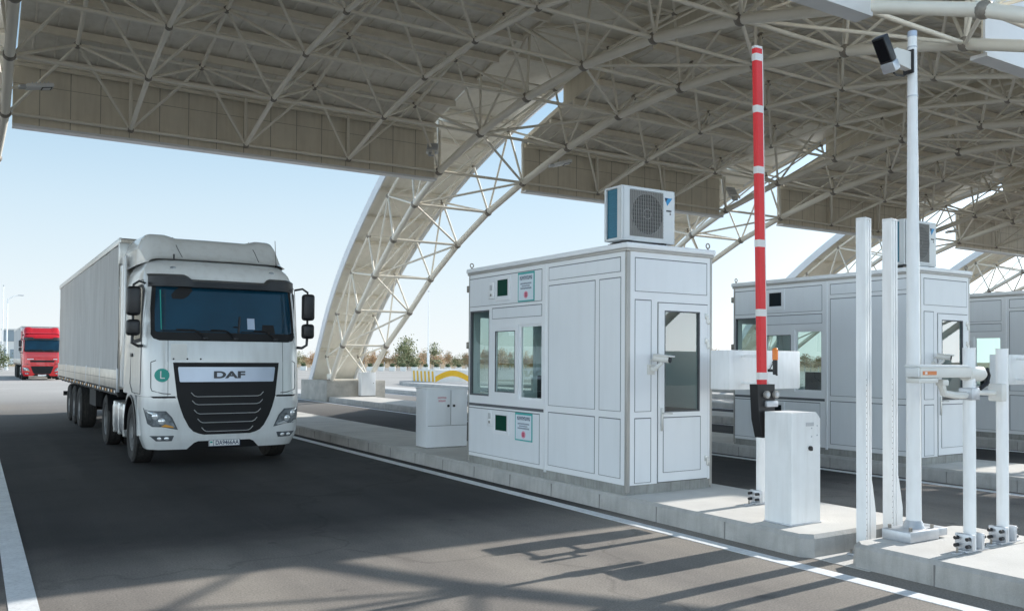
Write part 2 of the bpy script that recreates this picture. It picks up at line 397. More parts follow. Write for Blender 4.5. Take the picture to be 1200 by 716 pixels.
# added fill for shaded faces: low haze boosted everywhere except ahead to the left
dtw = nt.nodes.new('ShaderNodeVectorMath'); dtw.operation = 'DOT_PRODUCT'; nt.links.new(tcw.outputs['Generated'], dtw.inputs[0]); dtw.inputs[1].default_value = (sin(radians(12)), cos(radians(12)), 0)
mrw = nt.nodes.new('ShaderNodeMapRange'); mrw.interpolation_type = 'SMOOTHSTEP'; nt.links.new(dtw.outputs['Value'], mrw.inputs['Value'])
mrw.inputs['From Min'].default_value = .92; mrw.inputs['From Max'].default_value = .25; mrw.inputs['To Min'].default_value = 0.0; mrw.inputs['To Max'].default_value = 2.9
mlw = nt.nodes.new('ShaderNodeMixRGB'); mlw.blend_type = 'MULTIPLY'; mlw.inputs['Fac'].default_value = 1
mzw = nt.nodes.new('ShaderNodeMapRange'); nt.links.new(sepw.outputs['Z'], mzw.inputs['Value']); mzw.inputs['From Min'].default_value = .06; mzw.inputs['From Max'].default_value = .38; mzw.inputs['To Min'].default_value = 1.0; mzw.inputs['To Max'].default_value = 0.0
bmw = nt.nodes.new('ShaderNodeMath'); bmw.operation = 'MULTIPLY_ADD'; nt.links.new(mrw.outputs[0], bmw.inputs[0]); nt.links.new(mzw.outputs[0], bmw.inputs[1]); bmw.inputs[2].default_value = 1.0
nt.links.new(mxw.outputs[0], mlw.inputs['Color1']); nt.links.new(bmw.outputs[0], mlw.inputs['Color2'])
nt.links.new(mlw.outputs[0], bg.inputs[0]); bg.inputs[1].default_value = .15
sl = bpy.data.lights.new('sun', 'SUN'); sl.energy = 5.0; sl.angle = radians(.53); sl.color = (1.0, .96, .90)
so = link('sun', sl); so.rotation_mode = 'QUATERNION'; so.rotation_quaternion = SUN.to_track_quat('Z', 'Y'); so.location = (30, 0, 40)
sc.view_settings.view_transform = 'Standard'; sc.view_settings.look = 'None'; sc.view_settings.exposure = 0

# ------------------------------------------------------------------ ground and markings
P = 5.72
rings = []
mb = MB()
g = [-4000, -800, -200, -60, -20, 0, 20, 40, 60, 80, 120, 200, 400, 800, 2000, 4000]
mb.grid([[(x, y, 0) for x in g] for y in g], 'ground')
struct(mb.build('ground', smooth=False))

def marking(name, x0, x1, y0, y1):
    struct(MB().box((x0, y0, .001), (x1, y1, .005), 'marking').build(name, smooth=False))
marking('lane_marking', .24, .425, -6, 60)
for i in range(5): marking('lane_marking', 5.95+i*P, 6.105+i*P, -6, 49)
for k in range(6): marking('lane_marking', -2.2, -2.0, 62+k*11, 67+k*11)
for k in range(5): marking('lane_marking', -5.6, -5.4, 66+k*12, 71+k*12)

# concrete islands
def island(x0, x1, y0, y1, name='traffic_island'):
    mb = MB()
    h = .2; bev = .035
    def outl(d, z): return [(x0+d+.09, y0+d, z), (x1-d-.09, y0+d, z), (x1-d, y0+d+.09, z), (x1-d, y1-d-.09, z), (x1-d-.09, y1-d, z), (x0+d+.09, y1-d, z), (x0+d, y1-d-.09, z), (x0+d, y0+d+.09, z)]
    a, b2, c = outl(0, -.02), outl(.008, h-bev), outl(bev, h)
    vs = a+b2+c
    mb.add(vs, [(i, (i+1) % 8, 8+(i+1) % 8, 8+i) for i in range(8)]+[(8+i, 8+(i+1) % 8, 16+(i+1) % 8, 16+i) for i in range(8)], 'kerb')
    mb.add(outl(bev, h), [list(range(8))], 'concrete')
    y = y0+1.0
    while y < min(y1-.3, 30):
        mb.box((x0-.002, y-.005, .0), (x0+.03, y+.005, h-bev), 'joint'); mb.box((x1-.03, y-.005, .0), (x1+.002, y+.005, h-bev), 'joint'); y += 1.0
    y = y0+3.0
    while y < min(y1-.3, 30):
        mb.box((x0+.05, y-.004, h-.01), (x1-.05, y+.004, h+.0015), 'joint'); y += 3.0
    return struct(mb.build(name, smooth=False))
island(6.30, 7.98, 5.12, 51)
island(6.40, 8.05, -5.0, 4.80)
for i in range(1, 5): island(6.30+i*P-.03, 7.98+i*P, 5.3, 51)
struct(MB().box((6.36, 4.55, .002), (8.0, 5.3, .006), 'concrete').build('pavement_strip', smooth=False))

# ------------------------------------------------------------------ canopy: roof bays (space frame) and arches
RY = [22.5, 20.1, 17.8, 15.45, 13.1, 10.8, 8.4]
RZ = [7.22, 7.82, 8.20, 8.32, 8.20, 7.82, 7.22]
TY = [21.3, 18.95, 16.62, 14.28, 11.95, 9.6]
TZ = [8.65, 9.23, 9.52, 9.52, 9.23, 8.65]
DECK = [(22.78, 8.56), (21.3, 8.99), (20.1, 9.30), (18.95, 9.56), (17.8, 9.74), (16.62, 9.85), (15.45, 9.89)]
DECK = DECK + [(30.9-y, z) for y, z in DECK[-2::-1]]
def deck_z(y): return lerp_tab(sorted(DECK), y)

def roof_bay(label, XS, trusses=True):
    ox = (XS[0]+XS[-1])/2
    t = thing('canopy_bay', label, 'roof canopy', (ox, 15.45, 0), group='roof bays of the canopy')
    def V(x, y, z): return Vector((x-ox, y-15.45, z))
    n = len(XS)
    XT = [(a+b)/2 for a, b in zip(XS, XS[1:])]
    for j, (y, z) in enumerate(zip(RY, RZ) if trusses else ()):
        for i in range(n-1): strut('bottom_chord', V(XS[i], y, z), V(XS[i+1], y, z), .042, 'tube_paint', t)
    for i in range(1, n-1) if trusses else ():
        for j in range(6): strut('bottom_chord', V(XS[i], RY[j], RZ[j]), V(XS[i], RY[j+1], RZ[j+1]), .055, 'tube_paint', t)
    for i, x in enumerate(XT if trusses else ()):
        for j in range(6):
            for a in (0, 1):
                for b in (0, 1): strut('diagonal_strut', V(x, TY[j], TZ[j]), V(XS[i+a], RY[j+b], RZ[j+b]), .034, 'tube_paint', t)
            if i: strut('top_chord', V(XT[i-1], TY[j], TZ[j]), V(x, TY[j], TZ[j]), .04, 'tube_paint', t)
            if j: strut('top_chord', V(x, TY[j-1], TZ[j-1]), V(x, TY[j], TZ[j]), .045, 'tube_paint', t)
    for i in range(n if trusses else 0):
        for j in range(7): joint(V(XS[i], RY[j], RZ[j]), .085, t)
    for i, x in enumerate(XT if trusses else ()):
        for j in range(6):
            joint(V(x, TY[j], TZ[j]), .085, t)
            strut('deck_post', V(x, TY[j], TZ[j]), V(x, TY[j], deck_z(TY[j])-.05), .04, 'tube_paint', t)
    x0, x1 = XS[0]+.17, XS[-1]-.17
    d = MB()
    lo = [[V(x, y, z) for x in (x0, x1)] for y, z in DECK]; hi = [[V(x, y, z+.14) for x in (x0, x1)] for y, z in DECK]
    d.grid(lo, 'deck'); d.grid(hi, 'fascia_out')
    for s in (0, 1): d.grid([[lo[k][s], hi[k][s]] for k in range(len(DECK))], 'purlin')
    # corrugation ribs of the roof sheets
    x = x0+.3
    while x < x1-.1:
        for (ya, za), (yb, zb) in zip(DECK, DECK[1:]):
            d.add([V(x-.03, ya, za-.002), V(x+.03, ya, za-.002), V(x+.03, yb, zb-.002), V(x-.03, yb, zb-.002), V(x-.015, ya, za-.03), V(x+.015, ya, za-.03), V(x+.015, yb, zb-.03), V(x-.015, yb, zb-.03)], [(4,5,6,7), (0,4,7,3), (1,2,6,5)], 'deck')
        x += .45
    d.build('roof_deck', t, smooth=False)
    for y in sorted(RY+TY):
        z = deck_z(y)
        MB().box(V(x0, y-.05, z-.20), V(x1, y+.05, z-.035), 'purlin').build('purlin', t, smooth=False)
    for s in (1, -1):
        fa = MB(); Y = 15.45+s*7.26
        xa, xb = XS[0]+.10, XS[-1]-.10
        ys = sorted((Y, Y+s*.03)); yo = sorted((Y+s*.03, Y+s*.07))
        fa.box(V(xa, ys[0], 7.02), V(xb, ys[1], 8.52), 'fascia_in'); fa.box(V(xa, yo[0], 7.02), V(xb, yo[1], 8.62), 'fascia_out')
        for i in range(n-1):
            for k in range(4):
                xx = XS[i]+(XS[i+1]-XS[i])*k/4
                if xx > xa+.2:
                    yy = sorted((Y-s*.004, Y)); fa.box(V(xx-.009, yy[0], 7.06), V(xx+.009, yy[1], 8.5), 'fascia_seam')
        yy = sorted((Y-s*.003, Y)); fa.box(V(xa, yy[0], 7.98), V(xb, yy[1], 7.992), 'fascia_seam')
        fa.build('fascia_panel', t, smooth=False)
        rl = MB()
        yy = sorted((Y-s*.20, Y+s*.10)); rl.box(V(xa, yy[0], 6.95), V(xb, yy[1], 7.015), 'fascia_out')
        yy = sorted((Y-s*.16, Y-s*.10)); rl.box(V(xa, yy[0], 8.36), V(xb, yy[1], 8.46), 'purlin')
        rl.build('fascia_rail', t, smooth=False)
        for i in range(n):
            strut('fascia_post', V(XS[i], 15.45+s*7.05, 7.24), V(XS[i], 15.45+s*7.11, 8.45), .045, 'tube_paint', t)
    return t
roof_bay('widest roof bay at left, nearest over the white truck lane', [.58, 3.15, 5.9, 8.70, 11.53])
roof_bay('roof bay above the second lane, behind the red barrier arm', [14.43, 17.35, 20.25, 23.2])
roof_bay('roof bay right of the tall camera pole, third from the left', [26.14, 29.1, 32.1, 35.1])
roof_bay('farthest roof bay at the right edge of the canopy view', [38.1, 41.1, 44.1, 47.0])

roof_bay('roof bay out of view, left of the white truck lane', [-11.1, -8.2, -5.3, -2.42], False)  # these two unseen bays continue the canopy, added to cut skylight on the lane
roof_bay('leftmost roof bay, out of view beyond the left lanes', [-22.8, -19.9, -17.0, -14.1], False)

LEG = [(33.0,.86,.80), (31.53,2.23,.90), (29.7,3.48,1.03), (28.06,4.62,1.09), (26.25,5.67,1.20), (24.39,6.55,1.33), (22.5,7.22,1.45), (20.1,7.82,1.45), (17.8,8.20,1.45), (15.45,8.32,1.45)]
ARC = LEG + [(30.9-y, z, w_) for y, z, w_ in LEG[-2::-1]]
def arch_normals():
    out = []
    for i in range(len(ARC)):
        a = ARC[max(i-1, 0)]; b = ARC[min(i+1, len(ARC)-1)]
        dy, dz = b[0]-a[0], b[1]-a[1]; l = sqrt(dy*dy+dz*dz)
        out.append((dz/l, -dy/l))
    return out
AN = arch_normals()
def arch(label, cx, full=True):
    t = thing('roof_arch', label, 'truss arch', (cx, 15.45, 0), group='white truss arches carrying the canopy')
    def V(x, y, z): return Vector((x, y-15.45, z))
    D = [1.65 if i in (0, 18) else (1.95 if i in (1, 17) else 2.15) for i in range(19)]
    low = [[V(s*w_, y, z) for y, z, w_ in ARC] for s in (-1, 1)]
    up = []
    mid = []
    for s in (-1, 1):
        up.append([V(s*(w_*.86), y+AN[i][0]*(D[i]-.36), z+AN[i][1]*(D[i]-.36)) for i, (y, z, w_) in enumerate(ARC)])
    for s in (0, 1):
        for i in range(18):
            strut('lower_chord', low[s][i], low[s][i+1], .10, 'tube_paint', t, 12)
            strut('upper_chord', up[s][i], up[s][i+1], .06, 'tube_paint', t)
        for i in range(19): joint(low[s][i], .13, t); joint(up[s][i], .09, t)
    for i in range(19):
        strut('cross_strut', low[0][i], low[1][i], .042, 'tube_paint', t)
        strut('cross_strut', up[0][i], up[1][i], .036, 'tube_paint', t)
        for s in (0, 1): strut('web_strut', low[s][i], up[s][i], .036, 'tube_paint', t)
        if i < 18:
            a, b = (0, 1) if i % 2 else (1, 0)
            strut('diagonal_brace', low[a][i], low[b][i+1], .036, 'tube_paint', t)
            strut('diagonal_brace', up[b][i], up[a][i+1], .030, 'tube_paint', t)
            for s in (0, 1):
                if i % 2: strut('diagonal_brace', low[s][i], up[s][i+1], .034, 'tube_paint', t)
                else: strut('diagonal_brace', up[s][i], low[s][i+1], .034, 'tube_paint', t)
            strut('inner_brace', low[0][i], up[1][i+1], .028, 'tube_paint', t)
    # cladding: curved ribbon over the truss, run on to the footing
    pts = [(y+AN[i][0]*D[i], z+AN[i][1]*D[i], w_+.16) for i, (y, z, w_) in enumerate(ARC)]
    dense = []
    full_pts = [(35.25, .62, .92)]+pts+[(30.9-35.25, .62, .92)]
    for a, b in zip(full_pts, full_pts[1:]):
        for k in range(3): dense.append(tuple(a[c]+(b[c]-a[c])*k/3 for c in range(3)))
    dense.append(full_pts[-1])
    for _ in range(3): dense = [dense[0]]+[tuple((a[c]+2*b[c]+d[c])/4 for c in range(3)) for a, b, d in zip(dense, dense[1:], dense[2:])]+[dense[-1]]
    def nrm(i):
        a, b = dense[max(i-1, 0)], dense[min(i+1, len(dense)-1)]; dy, dz = b[0]-a[0], b[1]-a[1]; l = sqrt(dy*dy+dz*dz); return dz/l, -dy/l
    mb = MB()
    ins = [[V(s*w_, y, z) for s in (-1, 1)] for y, z, w_ in dense]
    outs = [[V(s*w_, y+nrm(i)[0]*.1, z+nrm(i)[1]*.1) for s in (-1, 1)] for i, (y, z, w_) in enumerate(dense)]
    mb.grid(ins, 'skin'); mb.grid(outs, 'skin_out')
    mb.build('cladding', t, ang=50)
    for s in (0, 1):
        e = MB(); sg = (-1, 1)[s]
        q = [[V(sg*w_, y-nrm(i)[0]*.20, z-nrm(i)[1]*.20), V(sg*(w_+.05), y-nrm(i)[0]*.20, z-nrm(i)[1]*.20), V(sg*(w_+.05), y+nrm(i)[0]*.14, z+nrm(i)[1]*.14), V(sg*w_, y+nrm(i)[0]*.14, z+nrm(i)[1]*.14), V(sg*w_, y-nrm(i)[0]*.20, z-nrm(i)[1]*.20)] for i, (y, z, w_) in enumerate(dense)]
        e.grid(q, 'skin_out'); e.build('edge_trim', t, ang=50)
    for s in (-1, 1):
        cp = MB(); ins_ = [(y, z) for y, z, w_ in dense if 9.7 < y < 21.2]
        cp.grid([[V(s*1.602, y, deck_z(y)-.08), V(s*1.602, y, z-.0)] for y, z in ins_], 'fascia_in'); cp.build('side_panel', t)
    for k in range(3, len(dense)-3, 2):
        y, z, w_ = dense[k]; ny, nz_ = nrm(k)
        b = MB(); mt = Matrix.Translation(V(0, y-ny*.07, z-nz_*.07)) @ Matrix.Rotation(atan2(nz_, ny)-pi/2, 4, 'X')
        b.box((-w_+.03, -.045, -.06), (w_-.03, .045, .06), 'purlin', mt); b.build('purlin', t, smooth=False)
    for s in (1, -1):
        b = MB(); y0, y1 = sorted((s*(33.0-15.45)-.0*s, s*(36.0-15.45)))
        if s > 0: y0 += -.15
        else: y1 += .15
        b.cbox((-1.05, y0, .0), (1.45, y1, .84), 'concrete_block', .02)
        b.build('footing', t)
        for q in (-1, 1):
            p = MB(); yy = s*(33.0-15.45)+s*.25
            p.box((q*.8-.2, yy-.25, .84), (q*.8+.2, yy+.25, .875), 'node_steel'); p.cbox((q*.8-.03, yy-.2, .87), (q*.8+.03, yy+.2, 1.1), 'tube_paint', .01)
            p.build('base_plate', t)
    return t
arch('arch at the far left edge, cut off by the photo frame', -.92)
arch('nearest white truss arch, its leg on a concrete footing beside the truck', 12.95)
arch('second truss arch, its leg rising behind the air conditioner of the nearest booth', 24.67)
arch('third truss arch, its leg showing above the middle booth', 36.6)
arch('fourth truss arch, its leg showing above the far right booth', 48.45)

# ------------------------------------------------------------------ toll booths
def wall(mb, u0, u1, z0, z1, holes, t, mapf, mat='white_frame', back='white_frame'):
    """sheet wall of thickness t with rectangular holes; mapf(u, depth, z) -> point"""
    us = sorted({u0, u1, *[h[0] for h in holes], *[h[1] for h in holes]}); zs = sorted({z0, z1, *[h[2] for h in holes], *[h[3] for h in holes]})
    def solid(i, k):
        if i < 0 or k < 0 or i >= len(us)-1 or k >= len(zs)-1: return False
        a, b = (us[i]+us[i+1])/2, (zs[k]+zs[k+1])/2
        return not any(h[0] < a < h[1] and h[2] < b < h[3] for h in holes)
    for i in range(len(us)-1):
        for k in range(len(zs)-1):
            if not solid(i, k): continue
            a, b, c, d = us[i], us[i+1], zs[k], zs[k+1]
            mb.add([mapf(a,0,c), mapf(b,0,c), mapf(b,0,d), mapf(a,0,d)], [(0,1,2,3)], mat)
            mb.add([mapf(a,t,c), mapf(b,t,c), mapf(b,t,d), mapf(a,t,d)], [(0,1,2,3)], back)
            for (di, dk, e) in ((-1,0,((a,c),(a,d))), (1,0,((b,c),(b,d))), (0,-1,((a,c),(b,c))), (0,1,((a,d),(b,d)))):
                if not solid(i+di, k+dk):
                    (ua, za), (ub, zb) = e
                    mb.add([mapf(ua,0,za), mapf(ub,0,zb), mapf(ub,t,zb), mapf(ua,t,za)], [(0,1,2,3)], mat)

def infill(parent, u0, u1, z0, z1, mapf, name='wall_panel'):
    """white sandwich panel set in the frame behind a thin dark rubber gasket"""
    mb = MB(); g_ = .011
    def slab(a, b, c, d, d0, d1, mat):
        vs = [mapf(u, dd, z) for dd in (d0, d1) for u, z in ((a,c),(b,c),(b,d),(a,d))]
        mb.add(vs, [(0,1,2,3), (4,5,6,7), (0,1,5,4), (1,2,6,5), (2,3,7,6), (3,0,4,7)], mat)
    slab(u0, u1, z0, z1, -.0035, .01, 'gasket')
    slab(u0+g_*.5, u1-g_, z0+g_*.55, z1-g_, -.006, .0, 'white_panel')
    return mb.build(name, parent, smooth=False)

def pane(name, parent, u0, u1, z0, z1, d, mapf, mat):
    mb = MB(); mb.add([mapf(u, d, z) for u, z in ((u0,z0),(u1,z0),(u1,z1),(u0,z1))], [(0,1,2,3)], mat)
    return mb.build(name, parent, smooth=False)

def frame(name, parent, u0, u1, z0, z1, wd, d0, d1, mapf, mat='white_frame'):
    mb = MB()
    for a, b, c, d in ((u0, u1, z0, z0+wd), (u0, u1, z1-wd, z1), (u0, u0+wd, z0+wd, z1-wd), (u1-wd, u1, z0+wd, z1-wd)):
        vs = [mapf(u, dd, z) for dd in (d0, d1) for u, z in ((a,c),(b,c),(b,d),(a,d))]
        mb.add(vs, [(0,1,2,3), (4,5,6,7), (0,1,5,4), (1,2,6,5), (2,3,7,6), (3,0,4,7)], mat)
    return mb.build(name, parent, smooth=False)

BW, BL, BH = 1.345, 3.74, 2.87
def make_booth(label, loc, posters=True, hatch='green_glass'):
    t = thing('toll_booth', label, 'booth', loc, group='white toll booths on the islands')
    W = lambda u, d, z: (d, u, z)                    # side towards the truck lane, faces -x
    E_ = lambda u, d, z: (BW-d, u, z)                # far side
    S = lambda u, d, z: (u, d, z)                    # door end, faces -y
    Nn = lambda u, d, z: (u, BL-d, z)
    MB().box((.012, .012, 0), (BW-.012, BL-.012, .13), 'plinth').build('plinth', t, smooth=False)
    zf = .11; zt = 2.80
    sw = MB()
    wh = [(1.755, 3.01, 1.0, 2.02), (3.12, 3.69, 1.01, 2.26)]
    wall(sw, .045, BL-.045, zf, zt, wh, .06, W); sw.build('side_wall', t, smooth=False)
    ew = MB(); eh = [(1.0, 1.9, 1.0, 2.15), (2.1, 3.5, 1.0, 2.15)]
    wall(ew, .045, BL-.045, zf, zt, eh, .06, E_); ew.build('side_wall', t, smooth=False)
    nw = MB(); wall(nw, .045, BW-.045, zf, zt, [(.15, 1.2, 1.0, 2.2)], .06, Nn); nw.build('end_wall', t, smooth=False)
    fw = MB(); wall(fw, .045, BW-.045, zf, zt, [(.455, 1.26, zf, 2.23)], .06, S); fw.build('front_wall', t, smooth=False)
    for x in (0, BW-.05):
        for y in (0, BL-.05): MB().cbox((x, y, .03), (x+.05, y+.05, zt), 'alu_trim', .012).build('corner_post', t)
    mb = MB(); mb.cbox((-.006, 1.645, .08), (.03, 1.685, zt), 'white_frame', .004); mb.build('mullion', t)
    MB().box((-.005, 1.70, .855), (.0, BL-.05, .895), 'gasket').build('sill_strip', t, smooth=False)
    # wall panels with gaskets
    for a in ((1.75, 3.70, 2.32, 2.745), (1.75, 3.03, 2.12, 2.28), (1.79, 3.70, .16, .83), (.12, 1.59, 2.57, 2.745), (.60, 1.59, .95, 2.51), (.115, .52, .95, 2.51), (.60, 1.59, .18, .87), (.115, .52, .18, .87)):
        infill(t, *a, W)
    for a in ((.11, 1.25, 2.34, 2.735), (.11, .36, .95, 2.25), (.11, .36, .13, .88)): infill(t, *a, S)
    for a in ((.12, .95, .2, 2.6), (2.0, 3.6, .2, .9), (2.0, 3.6, 2.3, 2.7)): infill(t, *a, E_)
    infill(t, .15, 1.2, .2, .9, Nn)
    # glazing
    fr = frame('fixed_window', t, 3.12, 3.69, 1.01, 2.26, .022, .005, .05, W, 'gasket'); pane('pane', fr, 3.142, 3.668, 1.032, 2.238, .03, W, 'booth_glass')
    fr = frame('sliding_window', t, 2.32, 3.01, 1.0, 2.02, .085, -.012, .03, W); pane('pane', fr, 2.40, 2.925, 1.085, 1.94, .01, W, 'booth_glass'); frame('pane_seal', fr, 2.395, 2.93, 1.08, 1.945, .012, -.0135, .0, W, 'gasket')
    fr = frame('sliding_window', t, 1.755, 2.32, 1.0, 2.02, .03, .02, .055, W); pane('pane', fr, 1.785, 2.29, 1.03, 1.99, .04, W, 'booth_glass')
    for a in eh:
        fr = frame('fixed_window', t, *a, .03, .005, .05, E_); pane('pane', fr, a[0]+.03, a[1]-.03, a[2]+.03, a[3]-.03, .03, E_, 'clear_glass')
    fr = frame('fixed_window', t, .15, 1.2, 1.0, 2.2, .03, .005, .05, Nn); pane('pane', fr, .18, 1.17, 1.03, 2.17, .03, Nn, 'clear_glass')
    # door
    d = MB(); wall(d, .465, 1.25, .125, 2.22, [(.56, 1.12, .94, 2.13)], .05, lambda u, dd, z: (u, dd-.012, z)); d_ = d.build('door', t, smooth=False)
    pane('pane', d_, .56, 1.12, .94, 2.13, .012, S, 'booth_glass'); frame('pane_seal', d_, .556, 1.124, .936, 2.134, .014, -.0135, .02, S, 'gasket')
    frame('door_gap', d_, .455, 1.26, .115, 2.23, .006, -.003, .02, S, 'truck_seam')
    infill(d_, .535, 1.135, .23, .88, lambda u, dd, z: (u, dd-.0125, z), 'lower_panel')
    h = MB(); h.cbox((.495, -.035, .72), (.525, -.012, .99), 'alu', .006); h.path([(.51, -.03, .93), (.51, -.075, .93), (.53, -.08, .93), (.62, -.08, .925)], .009, 'alu'); h.build('door_handle', d_)
    for z in (2.05, 1.75, .33):
        hg = MB(); hg.tube((1.247, -.018, z-.05), (1.247, -.018, z+.05), .014, 'alu'); hg.cbox((1.205, -.022, z+.0), (1.25, -.011, z+.07), 'alu', .004); hg.cbox((1.25, -.022, z-.06), (1.285, -.009, z+.01), 'alu', .004); hg.build('hinge', d_)
    # roof
    r = MB(); r.cbox((-.015, -.015, zt), (BW+.015, BL+.015, BH-.035), 'alu_trim', .008); r.cbox((-.03, -.03, BH-.035), (BW+.03, BL+.03, BH+.03), 'white_frame', .014)
    r.build('roof', t)
    for x, y in ((.03, BL-.04), (BW-.04, .04), (BW-.04, BL-.04)):
        e = MB(); e.tube((x, y, BH+.02), (x, y, BH+.06), .012, 'node_steel'); e.path([(x+.03*cos(a), y, BH+.085+.03*sin(a)) for a in [i*pi/5 for i in range(11)]], .008, 'node_steel', 6); e.build('lifting_eye', t)
    for z in (2.60, 1.75):
        b = MB(); b.cbox((-.01, BL, z-.05), (.06, BL+.05, z+.05), 'node_steel', .01); b.build('clamp', t)
    # intercoms, deal hatches
    for (a0, a1, b0, b1, c0, c1, d0, d1) in ((2.53, 2.92, 2.375, 2.715, 2.60, 2.87, 2.44, 2.67), (2.53, 2.97, .485, .815, 2.60, 2.90, .54, .755)):
        fr = frame('display_frame', t, a0, a1, b0, b1, .04, -.022, .0, W); mb = MB(); vs = [W(u, dd, z) for dd in (-.012, 0) for u, z in ((a0+.04, b0+.04), (a1-.04, b0+.04), (a1-.04, b1-.04), (a0+.04, b1-.04))]
        mb.add(vs, [(0,1,2,3), (4,5,6,7), (0,1,5,4), (1,2,6,5), (2,3,7,6), (3,0,4,7)], 'white_panel'); mb.build('display_back', fr, smooth=False)
        pane('display_glass', fr, c0, c1, d0, d1, -.016, W, hatch)
    for (a0, a1, b0, b1) in ((2.955, 3.10, 2.41, 2.65), (2.98, 3.115, .585, .81)):
        ic = MB(); ic.cbox((-.03, a0, b0), (0, a1, b1), 'white_frame', .008); 
        um = (a0+a1)/2
        for k in range(5): ic.box((-.0315, um-.035, b1-.05-k*.016), (-.028, um+.035, b1-.044-k*.016), 'gasket')
        ic.cbox((-.036, um-.018, b0+.04), (-.028, um+.018, b0+.075), 'node_steel', .005); ic.build('intercom', t)
    # inside
    MB().box((.07, .07, .115), (BW-.07, BL-.07, .135), 'dark_interior').build('floor', t, smooth=False)
    MB().box((.065, .065, zt-.03), (BW-.065, BL-.065, zt-.005), 'white_panel').build('ceiling', t, smooth=False)
    ds = MB(); ds.cbox((.10, 1.75, .82), (.62, 3.62, .86), 'desk', .01); ds.box((.12, 1.8, .14), (.60, 1.84, .82), 'desk'); ds.box((.12, 3.5, .14), (.60, 3.54, .82), 'desk'); ds.box((.10, 1.8, .2), (.12, 3.54, .82), 'desk'); ds.build('desk', t)
    ch = MB(); ch.cbox((.75, 2.3, .45), (1.2, 2.8, .56), 'black_plastic', .04); ch.cbox((1.15, 2.3, .6), (1.24, 2.8, 1.15), 'black_plastic', .03); ch.tube((.97, 2.55, .14), (.97, 2.55, .46), .03, 'black_plastic'); ch.build('chair', t)
    MB().box((.78, .09, .14), (1.26, 1.2, .95), 'desk').build('cupboard', t, smooth=False)
    mn = MB(); mn.cbox((.36, 1.9, .98), (.40, 2.4, 1.32), 'black_plastic', .01); mn.tube((.38, 2.15, .86), (.38, 2.15, 1.0), .02, 'black_plastic'); mn.build('monitor', t)
    return t

def poster(label, y, z, wd, hg, X):
    t = thing('poster', label, 'poster', (X, y, z), group='teal edged notices on the booth')
    p = MB(); p.box((-.004, 0, 0), (0, wd, hg), 'poster_border'); p.build('border', t, smooth=False)
    p = MB(); p.box((-.0055, .022, .018), (-.004, wd-.018, hg-.028), 'poster_paper'); p.build('paper', t, smooth=False)
    # lines of print too small to read in the photo: heading, three lines, a red stamp
    rnd = random.Random(3)
    def line(name, z0, z1, ya, yb, mat, nlet):
        m_ = MB(); u = ya
        st = (yb-ya)/nlet
        for k in range(nlet):
            a = u+st*.12; b = u+st*.86; m_.box((-.0062, a, z0), (-.0055, a+st*.22, z1), mat)
            m_.box((-.0062, b-st*.22, z0), (-.0055, b, z1), mat)
            zz = rnd.choice((z0, z1-(z1-z0)*.25, (z0+z1)/2)); m_.box((-.0063, a, zz), (-.0055, b, zz+(z1-z0)*.25), mat); u += st
        m_.build(name, t, smooth=False)
    line('heading', hg*.74, hg*.87, wd*.12, wd*.88, 'ink', 11)
    line('text_line', hg*.585, hg*.635, wd*.17, wd*.84, 'ink', 14)
    line('text_line', hg*.51, hg*.55, wd*.27, wd*.76, 'ink', 11)
    line('text_line', hg*.42, hg*.475, wd*.17, wd*.84, 'ink', 14)
    s = MB(); s.add([(-.006, wd*.5+.055*cos(a), hg*.23+.05*sin(a)) for a in [i*pi/8 for i in range(16)]], [list(range(16))], 'pink_ink'); s.box((-.0066, wd*.43, hg*.15), (-.006, wd*.57, hg*.31), 'red_ink'); s.build('stamp', t, smooth=False)
    return t

booth = make_booth('nearest white toll booth, with two notices and green hatch panes on its long side', (6.36, 7.69, .2))
b2 = recopy(booth, 'middle toll booth standing behind the red barrier arm, no notices on it', (6.36+P-.03, 7.75, .2)); b2.scale = (1, 1, 1.03)
b3 = recopy(booth, 'partly hidden toll booth at the right edge of the photo, with blue hatch panes', (6.36+2*P, 7.9, .2)); b3.scale = (1, 1, 1.03)
for o, mm in ((b2, 'dark_glass'), (b3, 'teal_glass')):
    for ch in o.children:
        for g2 in ch.children:
            if g2.name.startswith('display_glass'): g2.data = g2.data.copy(); g2.data.materials[0] = M[mm]
poster('upper notice in a teal border, above the booth window', 7.69+1.92, 2.53, .41, .40, 6.3525)
poster('lower notice in a teal border, under the booth window', 7.69+1.95, .64, .43, .38, 6.3525)

